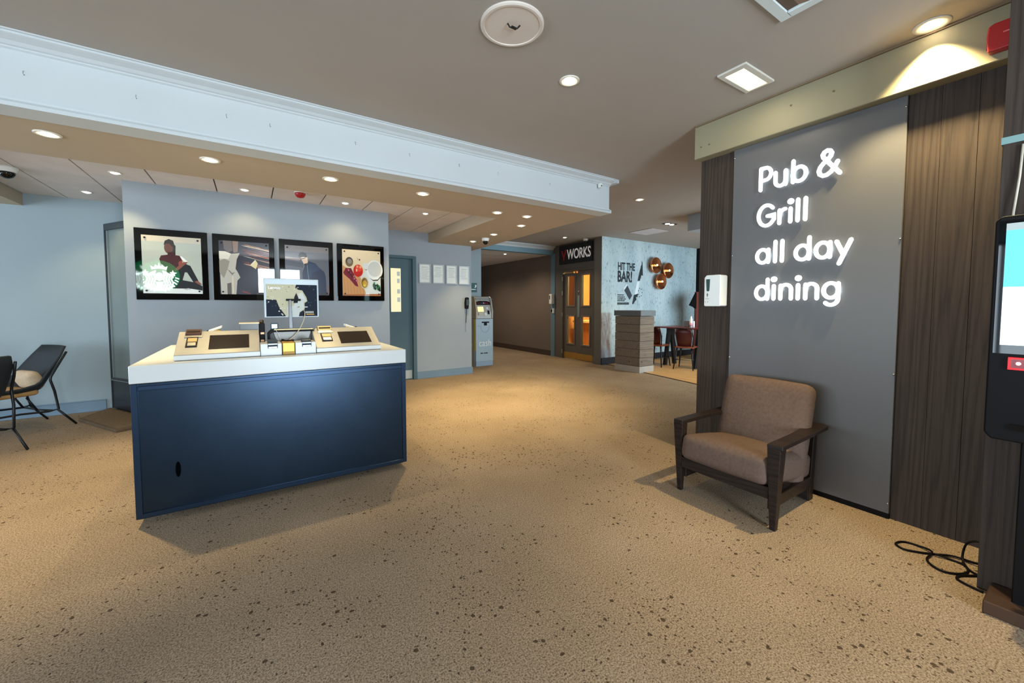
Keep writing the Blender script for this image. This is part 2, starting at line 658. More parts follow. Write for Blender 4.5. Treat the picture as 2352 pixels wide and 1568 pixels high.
def ink_print(name, shapes, fn, mat, parent, step=0.00025):
    """flat print: list of (colour, polygon in 0..1) laid one over the next"""
    me = bpy.data.meshes.new(name)
    org = ORG.get(parent.name, Vector((0, 0, 0)))
    vs, fs, cs = [], [], []
    for i, (c, poly) in enumerate(shapes):
        b = len(vs)
        vs += [(Vector(fn(u, v, i * step)) - org)[:] for u, v in poly]
        fs.append(list(range(b, b + len(poly))))
        cs.append((*lin(c), 1))
    me.from_pydata(vs, [], fs)
    at = me.color_attributes.new('ink', 'FLOAT_COLOR', 'CORNER')
    for p, c in zip(me.polygons, cs):
        for li in p.loop_indices:
            at.data[li].color = c
    me.materials.append(mat)
    o = bpy.data.objects.new(name, me)
    COL.objects.link(o)
    o.parent = parent
    ORG[o.name] = org
    return o


def ell(cx, cy, rx, ry, n=20, a0=0.0, a1=2 * PI):
    full = abs(a1 - a0 - 2 * PI) < 1e-6
    return [(cx + rx * math.cos(a0 + (a1 - a0) * i / (n if full else n - 1)), cy + ry * math.sin(a0 + (a1 - a0) * i / (n if full else n - 1))) for i in range(n)]


def rect(u0, u1, v0, v1):
    return [(u0, v0), (u1, v0), (u1, v1), (u0, v1)]


# ------------------------------------------------------------------ structure
ZC, ZS, ZT = 2.785, 2.41, 2.568
struct('floor', MB().box(-6.3, 10.6, -4.0, 14, -0.1, 0), CARPET)
# timber floor of the bar area and its dark edge strip
e0, e1 = (5.79, 1.9), (6.55, 6.18)
fl = struct('floor_bar', MB().prism([e0, (10.4, 1.9), (10.4, 6.18), e1], lambda s, t, d: (s, t, d), 0.0, 0.006), WOOD_FLOOR)
MB().prism([(5.765, 1.9), e0, e1, (6.525, 6.18)], lambda s, t, d: (s, t, d), 0.0, 0.009).build('edge_strip', paint('edge_strip_dark', (70, 52, 36), 0.5), fl)

struct('ceiling', MB().box(-6.3, 10.6, -4.0, 8.1, ZC, ZC + 0.1), CEIL)

# pale beam with moulded cornice (profile swept along X)
bm_ = MB()
prof = [(3.41, 2.403), (3.41, 2.425), (3.42, 2.44), (3.415, 2.452), (3.43, 2.456), (3.43, 2.715), (3.418, 2.722), (3.418, 2.730), (3.405, 2.734), (3.388, 2.748), (3.352, 2.760), (3.338, 2.766), (3.338, 2.776), (3.325, 2.778), (3.325, ZC), (3.60, ZC), (3.60, 2.403)]
bm_.prism(prof, lambda s, t, d: (d, s, t), -6.3, 3.64)
struct('trim_beam', bm_, BEAMP)
# cornice return at the beam end
struct('trim_beam_end', MB().box(3.64, 3.70, 3.33, 3.60, 2.745, ZC).box(3.64, 3.655, 3.405, 3.60, 2.403, 2.44), BEAMP)

# lowered soffit with a coffer of boards
so = MB()
fz = lambda s, t, d: (s, t, d)
so.prism([(-6.3, 3.60), (3.655, 3.60), (3.675, 4.43), (-6.3, 4.43)], fz, ZS, ZC)
so.prism([(2.66, 4.43), (3.675, 4.43), (3.83, 7.95), (2.66, 7.95)], fz, ZS, ZC)
so.prism([(-6.3, 4.43), (-2.13, 4.43), (-2.13, 6.9), (-6.3, 6.9)], fz, ZS + 0.02, ZC)
struct('ceiling_soffit', so, SOFF)
cof = struct('ceiling_coffer', MB().box(-2.13, 2.66, 4.43, 6.9, ZT + 0.012, ZC), paint('coffer_gap', (60, 52, 46), 0.8))
xs = [-2.128, -1.777, -1.29, -0.80, -0.28, 0.24, 0.76, 1.28, 1.80, 2.33, 2.658]
for a, b in zip(xs[:-1], xs[1:]):
    MB().box(a + 0.006, b - 0.006, 4.432, 6.898, ZT, ZT + 0.02).build('ceiling_panel', TILEM, cof)

# walls
wl = struct('wall_left', MB().box(-6.3, 1.62, 6.87, 7.05, 0, ZC), WALLB)
struct('baseboard_left', MB().box(-6.3, -1.53, 6.852, 6.872, 0, 0.125).box(-6.3, -1.53, 6.858, 6.872, 0.125, 0.14), SKIRT, 0.003)
struct('wall_picture', MB().box(-1.061, 1.621, 5.6, 5.86, 0, ZT + 0.01), WALLG)
struct('wall_back', MB().box(1.62, 1.66, 6.77, 8.4, 0, ZC).box(2.40, 3.51, 6.77, 8.4, 0, ZC).box(1.66, 2.40, 6.77, 8.4, 2.13, ZC), WALLG)
struct('baseboard_back', MB().box(2.425, 3.525, 6.752, 6.771, 0, 0.115).box(2.425, 3.522, 6.758, 6.771, 0.115, 0.13).box(3.51, 3.525, 6.752, 8.0, 0, 0.12), SKIRT, 0.003)
struct('wall_cash_machine', MB().box(3.51, 4.37, 7.95, 8.4, 0, ZC), WALLB)
struct('wall_corridor_header', MB().box(4.37, 6.47, 7.95, 8.1, 2.575, ZC), paint('header_blue', (118, 150, 164), 0.6, 0.03))
struct('trim_corridor_cornice', MB().prism([(7.95, 2.69), (7.935, 2.70), (7.93, 2.72), (7.88, 2.755), (7.86, 2.76), (7.86, ZC), (7.95, ZC)], lambda s, t, d: (d, s, t), 3.83, 6.46), BEAMP)
struct('wall_corridor_left', MB().box(4.25, 4.37, 8.1, 14, 0, ZC), WALLB)
struct('wall_corridor_right', MB().box(6.46, 6.62, 8.0, 14, 0, 2.7), WALLT)
struct('wall_corridor_end', MB().box(4.2, 6.6, 13.8, 14, 0, 2.7), WALLT)
struct('baseboard_corridor', MB().box(6.44, 6.461, 8.05, 13.8, 0, 0.12).box(6.447, 6.461, 8.05, 13.8, 0.12, 0.135), SKIRTD)
cc = struct('ceiling_corridor', MB().box(4.37, 6.47, 8.1, 14, 2.60, 2.7), paint('grid_gap', (120, 112, 108), 0.8))
for i in range(4):
    for j in range(10):
        x0, y0 = 4.375 + i * 0.522, 8.105 + j * 0.58
        MB().box(x0 + 0.008, x0 + 0.514, y0 + 0.008, y0 + 0.572, 2.588, 2.605).build('ceiling_tile', TILEM, cc)
struct('trim_corridor_post', MB().box(6.435, 6.47, 7.86, 8.02, 0, 2.60), paint('post_blue', (96, 120, 134), 0.5, 0.04))

# works door wall (pierced for the double doors)
struct('wall_doors', MB().box(6.45, 6.6, 7.66, 8.0, 0, ZC).box(6.45, 6.6, 6.21, 6.48, 0, ZC).box(6.45, 6.6, 6.48, 7.66, 2.16, ZC), DOORG)
struct('trim_doors_post', MB().box(6.36, 6.45, 6.185, 6.40, 0.15, ZC).box(6.35, 6.45, 6.182, 6.41, 0, 0.15), paint('post_taupe', (104, 98, 90), 0.5, 0.04))
struct('wall_bar', MB().box(6.45, 9.86, 6.18, 6.35, 0, ZC).box(6.358, 6.45, 6.18, 6.1855, 0.0, ZC), PLASTER)
struct('baseboard_bar', MB().box(6.36, 9.86, 6.163, 6.181, 0.0, 0.15), paint('baseboard_black', (24, 28, 36), 0.5))
struct('trim_bar_edge', MB().box(9.84, 10.15, 6.08, 6.3, 0, ZC), BLACK)
struct('wall_bar_front', MB().box(3.5, 6.2, 1.6, 1.8, 0, ZC).box(10.0, 10.5, 1.6, 1.8, 0, ZC).box(6.2, 10.0, 1.6, 1.8, 0, 0.4).box(6.2, 10.0, 1.6, 1.8, 2.55, ZC), WALLT)
struct('wall_bar_end', MB().box(10.4, 10.55, 1.8, 8.1, 0, ZC), WALLT)
struct('trim_bulkhead', MB().box(6.1, 10.4, 2.0, 4.0, 2.53, ZC), paint('bulkhead_grey', (150, 156, 162), 0.7))
# warm-lit room behind the double doors
struct('wall_inner_room', MB().box(9.6, 9.7, 6.35, 9.2, 0, ZC).box(6.62, 9.7, 9.1, 9.2, 0, ZC), paint('amber_wall', (196, 146, 84), 0.7))
struct('ceiling_inner_room', MB().box(6.6, 9.7, 6.3, 9.2, 2.6, 2.7), CEIL)

# rear and left walls behind the camera, with glazing
struct('wall_rear', MB().box(-6.3, -5.35, -3.8, -3.6, 0, ZC).box(-2.65, 0.16, -3.8, -3.6, 0, ZC).box(1.42, 3.5, -3.8, -3.6, 0, ZC).box(-5.35, -2.65, -3.8, -3.6, 0, 0.45).box(-5.35, -2.65, -3.8, -3.6, 2.45, ZC).box(0.16, 1.42, -3.8, -3.6, 2.5, ZC), WALLT)
struct('wall_west', MB().box(-6.3, -6.0, -3.8, -1.05, 0, ZC).box(-6.3, -6.0, 3.45, 3.95, 0, ZC).box(-6.3, -6.0, 6.45, 7.05, 0, ZC).box(-6.3, -6.0, -1.05, 6.45, 0, 0.25).box(-6.3, -6.0, -1.05, 6.45, 2.43, ZC), WALLB)


def window(name, fn, w, h, nx):
    mb = MB()
    bars = [(0, w, 0, 0.06), (0, w, h - 0.06, h), (0, 0.06, 0, h), (w - 0.06, w, 0, h)]
    for i in range(1, nx):
        bars.append((w * i / nx - 0.025, w * i / nx + 0.025, 0, h))
    for a, b, c, d in bars:
        mb.prism(rect(a, b, c, d), fn, 0, 0.06)
    return struct(name, mb, paint('window_frame_grey', (70, 76, 80), 0.4))


window('window_1', lambda s, t, d: (0.16 + s, -3.66 + d, 0.02 + t), 1.26, 2.48, 2)
window('window_2', lambda s, t, d: (-5.35 + s, -3.66 + d, 0.45 + t), 2.7, 2.0, 3)
window('window_3', lambda s, t, d: (-6.06 + d, -1.05 + s, 0.25 + t), 4.5, 2.18, 4)
window('window_4', lambda s, t, d: (-6.06 + d, 3.95 + s, 0.25 + t), 2.5, 2.18, 2)

window('window_5', lambda s, t, d: (6.2 + s, 1.76 + d, 0.4 + t), 3.8, 2.15, 4)

# right wall, clad in dark planks, with the cream header above
wr = struct('wall_right', MB().box(3.25, 3.5, -3.8, 2.0, 0, ZC), paint('cladding_core', (30, 24, 22), 0.8))
pl = [(0.02, 0.172), (0.172, 0.318), (0.318, 0.452), (0.452, 0.590), (0.590, 0.725), (0.725, 1.22), (1.22, 1.72), (1.72, 1.858), (1.858, 2.0)]
for i, (a, b) in enumerate(pl):
    dx = (0.0, 0.002, 0.001)[i % 3]
    MB().box(3.228 + dx, 3.252, a + 0.0006, b - 0.0006, 0, 2.515).build('plank', WOOD_DARK, wr, 0.0006)
MB().box(3.235, 3.252, -3.6, 0.02, 0, 2.515).build('rear_boarding', WOOD_DARK, wr)
MB().box(3.25, 3.5, 2.0, 2.012, 0, 2.515).build('end_board', WOOD_DARK, wr)
struct('trim_header', MB().box(3.14, 3.5, -3.7, 2.012, 2.514, ZC), CREAM, 0.004)
struct('trim_header_shadow_line', MB().box(3.128, 3.141, -3.7, 2.0, 2.772, ZC), paint('joint_shadow_brown', (120, 100, 76), 0.8))  # brown strip painted in for the shadow gap under the ceiling
struct('baseboard_right', MB().box(3.214, 3.232, 0.725, 1.72, 0, 0.034), BLACK)

# timber column at the right edge
cl = struct('trim_column', MB().box(2.78, 3.229, -0.9, 0.30, 0, 2.0).box(2.78, 3.229, -0.9, 0.30, 2.03, ZC), paint('column_core', (36, 28, 24), 0.8))
for i, (a, b) in enumerate([(-0.9, -0.45), (-0.45, -0.1), (-0.1, 0.125), (0.125, 0.316)]):
    for z0, z1 in ((0, 2.0), (2.03, ZC)):
        MB().box(2.77, 2.782, a + 0.001, b - 0.001, z0, z1).build('plank', WOOD_DARK, cl, 0.001)
for z0, z1 in ((0, 2.0), (2.03, ZC)):
    MB().box(2.783, 3.2285, 0.30, 0.3155, z0, z1).build('side_board', WOOD_DARK, cl, 0.001)
MB().box(2.768, 3.2285, -0.9, 0.319, 2.0, 2.03).build('joint_band', paint('pale_teal_band', (126, 160, 160), 0.5), cl)

# green-grey service door with lit vision panel
d1 = struct('door_1', MB().box(1.665, 2.36, 6.80, 6.845, 0.0, 2.10), TEALD, 0.002)
MB().box(2.36, 2.425, 6.745, 6.86, 0, 2.145).box(1.6, 2.36, 6.745, 6.86, 2.10, 2.145).box(1.6, 1.665, 6.745, 6.86, 0, 2.145).build('door_frame', TEALD, d1, 0.004)
MB().box(1.99, 2.165, 6.792, 6.80, 1.19, 1.93).build('vision_panel', VISION, d1)
MB().box(1.97, 1.99, 6.785, 6.80, 1.17, 1.95).box(2.165, 2.185, 6.785, 6.80, 1.17, 1.95).box(1.99, 2.165, 6.785, 6.80, 1.17, 1.19).box(1.99, 2.165, 6.785, 6.80, 1.93, 1.95).build('glazing_bead', TEALD, d1)
for zz, w in ((1.80, 0.05), (1.68, 0.045), (1.50, 0.05), (1.36, 0.05)):
    B(2.10, 2.10 + w, 6.789, 6.7925, zz, zz + 0.075).build('paper_notice', paint('paper_white', (228, 232, 228), 0.7), d1)
B(1.69, 2.345, 6.793, 6.80, 0.02, 0.165).build('kick_plate', paint('kick_plate_grey', (176, 182, 180), 0.4, 0.04), d1)

# dark glazed door leaf standing open at an angle beside the picture wall
da, db = Vector((-1.516, 6.92)), Vector((-1.228, 6.457))
dd = (db - da).normalized()
dn = Vector((-dd.y, dd.x))
if dn.dot(-da) < 0:
    dn = -dn


def leaf(s, t, d):
    p = da + dd * s + dn * d
    return (p.x, p.y, t)


d2 = MB()
for a, b, c, e in ((0, 0.07, 0.02, 2.29), (0.86, 0.93, 0.02, 2.29), (0.07, 0.86, 2.215, 2.29), (0.07, 0.86, 0.37, 0.40)):
    d2.prism(rect(a, b, c, e), leaf, -0.05, 0.0)
d2 = struct('door_2', d2, paint('door_charcoal', (44, 50, 56), 0.4), 0.003)
MB().prism(rect(0.07, 0.86, 0.40, 2.215), leaf, -0.035, -0.022).build('glass_pane', paint('obscure_glass', (112, 122, 120), 0.18, 0.05, coat=0.5), d2)
MB().prism(rect(0.07, 0.86, 0.02, 0.37), leaf, -0.04, -0.01).build('kick_panel', paint('kick_charcoal', (34, 36, 40), 0.35), d2)
MB().prism(rect(0.01, 0.86, 0.372, 0.38), leaf, 0.0, 0.006).build('edge_strip', CHROME, d2)

# double doors with four glazed lights
d3 = struct('door_3', MB().box(6.43, 6.62, 7.55, 7.66, 0, 2.16).box(6.43, 6.62, 6.48, 6.515, 0, 2.16).box(6.43, 6.62, 6.515, 7.55, 2.115, 2.16), DOORG, 0.003)


def door_leaf(y_hinge, y_free, ang, zt):
    sg = 1 if y_free > y_hinge else -1
    w = abs(y_free - y_hinge)

    def fn(s, t, d):
        return (6.47 + d * math.cos(ang) + s * math.sin(ang), y_hinge + sg * s * math.cos(ang) - sg * d * math.sin(ang), t)
    mb = MB()
    st = 0.13
    for a, b, c, e in ((0, st, 0.01, zt), (w - st - 0.02, w, 0.01, zt), (st, w - st - 0.02, 0.01, 0.38), (st, w - st - 0.02, 1.03, 1.30), (st, w - st - 0.02, 2.0, zt)):
        mb.prism(rect(a, b, c, e), fn, 0, 0.045)
    lf = mb.build('door_leaf', DOORG, d3, 0.002)
    for c, e in ((0.38, 1.03), (1.30, 2.0)):
        bd = MB()
        a, b = st, w - st - 0.02
        for q in ((a - 0.03, a, c - 0.03, e + 0.03), (b, b + 0.03, c - 0.03, e + 0.03), (a, b, c - 0.03, c), (a, b, e, e + 0.03)):
            bd.prism(rect(*q), fn, -0.015, 0.002)
        bd.build('glazing_bead', paint('bead_taupe', (112, 98, 88), 0.5), lf, 0.002)
        MB().prism(rect(a, b, c, e), fn, 0.02, 0.026).build('glass_pane', GLASS, lf)
    MB().prism(rect(0.01, w - 0.01, 0.02, 0.16), fn, -0.004, 0.0).build('kick_plate', paint('kick_brass', (190, 146, 70), 0.35, 0.05, metal=0.6), lf)
    return fn, lf


fnl, lfl = door_leaf(7.55, 7.05, 0.10, 2.07)
fnr, lfr = door_leaf(6.515, 7.045, -0.02, 2.11)
MB().prism(rect(0.45, 0.52, 1.02, 1.53), fnr, -0.012, 0.0).build('push_plate', CHROME, lfr)
MB().lathe([(0.02, 0), (0.02, -0.02), (0.012, -0.024)], fnr(0.485, 1.62, 0.0), 'X', 12).build('lock_rose', CHROME, lfr)
MB().prism(rect(0.05, 0.33, 2.072, 2.11), fnl, -0.02, 0.03).build('door_closer', paint('closer_brass', (200, 160, 110), 0.4, metal=0.5), d3)
for zz in (0.12, 1.02, 1.55, 1.9):
    B(6.425, 6.432, 7.545, 7.575, zz, zz + 0.1).build('hinge', CHROME, d3)

# ------------------------------------------------------------------ ceiling fittings


def downlight(x, y, z, label, r=0.066, power=SPOT_POWER, color=WARM, angle=95, group=None, lampr=0.030, real=True):
    t = thing('recessed_downlight', label, 'ceiling light', (x, y, z), group=group)
    MB().lathe([(r, 0), (r, -0.004), (r * 0.93, -0.007), (r * 0.74, -0.006), (r * 0.62, 0.0), (lampr * 1.05, -0.0005)], (x, y, z), 'Z', 28).build('trim_ring', paint('downlight_white', (226, 220, 208), 0.3, 0.02), t)
    MB().lathe([(lampr, -0.0015), (lampr * 0.9, -0.009), (lampr * 0.5, -0.013), (0.0, -0.0145)], (x, y, z), 'Z', 16).build('lamp', LAMP if r > 0.06 else LAMPS, t)
    if real:
        d = bpy.data.lights.new('spot', 'SPOT')
        d.energy = power
        d.color = color
        d.spot_size = math.radians(angle)
        d.spot_blend = 0.7
        d.shadow_soft_size = 0.03
        o = bpy.data.objects.new('spot', d)
        COL.objects.link(o)
        o.parent = t
        o.location = (0, 0, -0.03)
    return t


downlight(1.805, 2.064, ZC, 'round recessed downlight in the main ceiling, below the big round ceiling plate', power=26, angle=85)
downlight(4.613, 3.775, ZC, 'starry recessed downlight in the brown ceiling just past the end of the pale beam')
downlight(5.791, 6.743, ZC, 'tiny recessed downlight above the black works sign, left of the dome camera', 0.055, 30)
downlight(3.062, 0.614, ZC, 'bright recessed downlight glowing onto the cream header at the top right', 0.075, 230)
for i, (x, y, l) in enumerate([(-1.072, 3.86, 'large recessed downlight under the pale beam, leftmost in the soffit row'),
                               (-0.23, 3.86, 'recessed downlight in the soffit row under the beam, second from the left'),
                               (0.617, 3.86, 'recessed downlight in the soffit row under the beam, third from the left'),
                               (1.465, 3.86, 'recessed downlight in the soffit row under the beam, fourth from the left')]):
    downlight(x, y, ZS, l, power=(210, 40, 40, 95)[i], angle=82)
downlight(2.502, 4.147, ZS, 'recessed downlight in the soffit just right of the boarded coffer corner', power=110, angle=82)
downlight(2.921, 4.125, ZS, 'recessed downlight in the soffit nearest the right end of the pale beam', power=110, angle=82)
downlight(3.186, 4.636, ZS, 'recessed downlight in the soffit, just below the one nearest the beam end', power=110, angle=82)
downlight(3.214, 5.435, ZS, 'recessed downlight in the soffit right above the soffit dome camera', power=70, angle=85)
downlight(3.257, 6.22, ZS, 'recessed downlight in the soffit left of the dome camera, above the framed notices', power=60, angle=85)
downlight(-1.052, 5.33, ZT, 'bare bright downlight in the boarded ceiling at the left end of the picture wall', 0.05, 25)
downlight(-1.502, 6.40, ZT, 'bare downlight in the boarded ceiling close to the blue wall and dark door', 0.05, 22)
downlight(-0.022, 5.33, ZT, 'small downlight in the boarded ceiling above the second picture', 0.05, 8, angle=130)
downlight(1.016, 5.33, ZT, 'small downlight in the boarded ceiling above the food picture', 0.05, 8, angle=130)
downlight(2.054, 5.325, ZT, 'small downlight in the boarded coffer right of the picture wall', 0.05, 70)
downlight(5.364, 8.515, 2.588, 'small ceiling light near the mouth of the dark corridor', 0.05, 60, (1.0, 0.84, 0.64), 150)
downlight(5.1, 10.2, 2.588, 'small ceiling light deep in the dark corridor beside the blue wall edge', 0.05, 60, (1.0, 0.84, 0.64), 150)

t = thing('twin_spotlight', 'black twin spotlight with two small lamps in the bar ceiling', 'ceiling light', (6.44, 4.586, ZC))
B(6.30, 6.58, 4.52, 4.65, ZC - 0.006, ZC + 0.001).build('housing', BLACK, t, 0.002)
for dx in (-0.065, 0.065):
    MB().lathe([(0.04, -0.006), (0.035, -0.012), (0.0, -0.016)], (6.44 + dx, 4.586, ZC), 'Z', 14).build('lamp', LAMPS, t)
d = bpy.data.lights.new('spot', 'SPOT')
d.energy, d.color, d.spot_size, d.spot_blend, d.shadow_soft_size = 80, WARM, 2.0, 0.5, 0.04
o = bpy.data.objects.new('spot', d)
COL.objects.link(o)
o.parent = t
o.location = (0, 0, -0.04)

t = thing('square_ceiling_lamp', 'glowing square panel lamp in a white frame set in the main ceiling', 'ceiling light', (2.75, 1.41, ZC))
B(2.61, 2.911, 1.352, 1.47, ZC - 0.003, ZC + 0.002).build('diffuser', PANEL_LIGHT, t)
fr = MB()
for a in ((2.568, 2.61, 1.316, 1.498), (2.911, 2.928, 1.316, 1.498), (2.61, 2.911, 1.316, 1.352), (2.61, 2.911, 1.47, 1.498)):
    fr.box(*a, ZC - 0.012, ZC + 0.001)
fr.build('frame', paint('lamp_frame_white', (208, 204, 194), 0.4), t, 0.002)
al = area('panel_light', (2.76, 1.41, ZC - 0.02), (0, 0, 0), 0.3, 0.12, 2.5, (1.0, 0.86, 0.6))

t = thing('air_vent', 'white framed square air vent with brown louvres at the top edge of the ceiling', 'vent', (2.13, 0.8, ZC))
fr = MB()
for a in ((1.86, 2.354, 0.985, 1.035), (1.86, 2.354, 0.55, 0.60), (2.304, 2.354, 0.60, 0.985), (1.86, 1.91, 0.60, 0.985)):
    fr.box(*a, ZC - 0.014, ZC + 0.001)
fr.build('frame', paint('vent_white', (206, 214, 214), 0.4), t, 0.003)
B(1.91, 2.304, 0.60, 0.985, ZC - 0.002, ZC + 0.001).build('backing', paint('vent_brown', (96, 76, 62), 0.7), t)
for k in range(3):
    y = 0.66 + k * 0.11
    MB().hexa([(1.912, y, ZC - 0.012), (2.302, y, ZC - 0.012), (2.302, y + 0.01, ZC - 0.012), (1.912, y + 0.01, ZC - 0.012), (1.912, y + 0.05, ZC - 0.001), (2.302, y + 0.05, ZC - 0.001), (2.302, y + 0.06, ZC - 0.001), (1.912, y + 0.06, ZC - 0.001)]).build('louvre', paint('louvre_brown', (150, 126, 106), 0.6), t)

t = thing('ceiling_plate', 'large round white ceiling plate with a small dark bracket at the top centre', 'ceiling fitting', (1.2, 1.832, ZC))
MB().lathe([(0.168, 0.0), (0.168, -0.008), (0.160, -0.013), (0.148, -0.013), (0.146, -0.009), (0.144, -0.009), (0.0, -0.0091)], (1.2, 1.832, ZC), 'Z', 48, 0, False).build('cover', paint('plate_white', (214, 202, 192), 0.5, 0.02), t)
bk = MB()
bk.tube([(1.165, 1.822, ZC - 0.012), (1.175, 1.818, ZC - 0.028), (1.215, 1.806, ZC - 0.028), (1.228, 1.80, ZC - 0.012)], 0.004, 6)
bk.box(1.182, 1.212, 1.806, 1.818, ZC - 0.032, ZC - 0.024)
bk.build('bracket', BLACKM, t)

t = thing('ceiling_access_panel', 'pale flat square access panel in the bar ceiling above the copper lamps', 'ceiling panel', (6.75, 5.3, ZC))
B(6.5, 7.02, 5.02, 5.56, ZC - 0.008, ZC + 0.001).build('panel', paint('access_panel_white', (206, 202, 204), 0.6), t, 0.003)
fr = MB()
for a in ((6.48, 6.50, 5.0, 5.58), (7.02, 7.04, 5.0, 5.58), (6.5, 7.02, 5.0, 5.02), (6.5, 7.02, 5.56, 5.58)):
    fr.box(*a, ZC - 0.004, ZC + 0.001)
fr.build('frame', paint('access_frame_grey', (140, 130, 124), 0.6), t)


def dome_camera(x, y, z, label, r=0.055):
    t = thing('dome_camera', label, 'camera', (x, y, z))
    MB().lathe([(r * 1.15, 0.0), (r * 1.15, -0.02), (r, -0.035), (r * 0.95, -0.05)], (x, y, z), 'Z', 24).build('housing', WHITE, t)
    MB().lathe([(r * 0.85, -0.05), (r * 0.8, -0.07), (r * 0.6, -0.092), (r * 0.3, -0.104), (0, -0.107)], (x, y, z), 'Z', 20).build('dome', BLACKG, t)


dome_camera(-1.84, 5.65, ZT, 'white and black dome camera on the boarded ceiling at the left edge', 0.065)
dome_camera(3.282, 5.82, ZS, 'white and black dome camera under the soffit above the cash machine')
dome_camera(6.30, 6.62, ZC, 'small white dome camera on the ceiling over the works sign', 0.05)

t = thing('fire_sounder', 'red dome fire sounder on the boarded ceiling above the pictures', 'alarm', (0.50, 5.12, ZT))
MB().lathe([(0.055, 0), (0.055, -0.02), (0.05, -0.035), (0.035, -0.055), (0.0, -0.062)], (0.50, 5.12, ZT), 'Z', 24).build('dome', RED, t)
MB().lathe([(0.062, 0), (0.062, -0.008), (0.056, -0.01)], (0.50, 5.12, ZT), 'Z', 24).build('base', WHITE, t)

t = thing('fire_alarm_bell', 'red boxy fire alarm sounder on the cream header by the timber column', 'alarm', (3.14, 0.36, 2.62))
MB().prism([(0.418, 2.55), (0.424, 2.62), (0.42, 2.672), (0.40, 2.682), (0.315, 2.682), (0.315, 2.55)], lambda s, t, d: (3.14 - d, s, t), 0.0, 0.05).build('body', RED, t, 0.006, 2)
B(3.088, 3.092, 0.33, 0.37, 2.622, 2.627).build('groove', paint('pale_red', (226, 130, 130), 0.4), t)
B(3.125, 3.141, 0.31, 0.427, 2.58, 2.645).build('base_plate', paint('dark_red', (120, 16, 18), 0.4), t)

t = thing('motion_sensor', 'small white motion sensor on a bracket at the right end of the beam', 'sensor', (3.45, 3.43, 2.69))
B(3.42, 3.455, 3.36, 3.40, 2.665, 2.715).build('body', WHITE, t, 0.005, 2)
B(3.433, 3.443, 3.356, 3.361, 2.675, 2.69).build('lens', BLACK, t)
MB().tube([(3.44, 3.40, 2.70), (3.47, 3.415, 2.70), (3.48, 3.43, 2.695)], 0.006, 6).build('bracket', CHROME, t)

ORD = ('first', 'second', 'third', 'fourth', 'fifth', 'sixth', 'seventh', 'eighth', 'ninth')
for i, x in enumerate((-1.03, -0.564, -0.105, 0.151, 0.738, 1.182, 1.654, 2.075, 2.726)):
    z = 2.60
    mb = MB().tube([(x, 3.431, z + 0.012), (x, 3.42, z + 0.010), (x, 3.417, z - 0.006), (x + 0.003, 3.419, z - 0.014), (x + 0.004, 3.424, z - 0.008)], 0.0016, 5)
    tag(mb.build('wall_hook', CHROME), 'tiny wire hook on the face of the pale beam, %s from its left end' % ORD[i], 'hook', 'small wire hooks along the pale beam')
mb = MB().tube([(3.139, 0.655, 2.628), (3.13, 0.652, 2.63), (3.128, 0.645, 2.618), (3.128, 0.652, 2.59), (3.129, 0.662, 2.567), (3.131, 0.672, 2.562), (3.132, 0.676, 2.575), (3.133, 0.668, 2.597)], 0.0022, 6)
tag(mb.build('wire_loop', paint('wire_brown', (120, 96, 60), 0.5)), 'curled loose wire hook on the cream header under the bright downlight', 'hook')
for y, z, w_ in ((1.95, 2.60, 'at its far left end'), (1.88, 2.60, 'second from its left end'), (1.30, 2.67, 'above the sign letters'), (1.06, 2.66, 'nearest the bright downlight')):
    mb = MB().lathe([(0.006, 0.0), (0.006, -0.004), (0.0, -0.006)], (3.14, y, z), 'X', 8)
    tag(mb.build('wall_plug', paint('plug_brown', (110, 96, 72), 0.6)), 'small old fixing plug in the cream header, ' + w_, 'fixing', 'old fixing plugs in the cream header')

# ------------------------------------------------------------------ illuminated sign on the right wall
t = thing('illuminated_sign', 'tall grey wall panel with glowing white letters reading Pub & Grill all day dining', 'sign', (3.22, 1.22, 0.03))
B(3.21, 3.2275, 0.726, 1.718, 0.034, 2.513).build('back_panel', PANELG, t, 0.002)
for y, z in ((0.732, 1.69), (0.732, 0.885), (0.732, 0.095), (1.712, 1.69), (1.712, 0.885), (1.712, 2.45), (0.732, 2.45)):
    MB().lathe([(0.006, 0), (0.005, -0.004), (0, -0.005)], (3.21, y, z), 'X', 8).build('screw', CHROME, t)


def sg(s, tt, d):
    return (3.200 - d, 1.60 - s, tt)


def arc(cx, cy, rx, ry, a0, a1, n=14):
    return [(cx + rx * math.cos(math.radians(a0 + (a1 - a0) * i / n)), cy + ry * math.sin(math.radians(a0 + (a1 - a0) * i / n))) for i in range(n + 1)]


def glyph(paths, dots=(), r=0.0122):
    mb = MB()
    for p in paths:
        mb.ribbon(p, r, sg, 0.0, 0.010)
    for (x, z, rr) in dots:
        mb.prism(ell(x, z, rr, rr, 18), sg, 0.0, 0.010)
    mb.build('letter', LETTER, t)


def bowl(cx, cz, rx=0.040, rz=0.0485):
    return arc(cx, cz, rx, rz, 0, 360, 26)


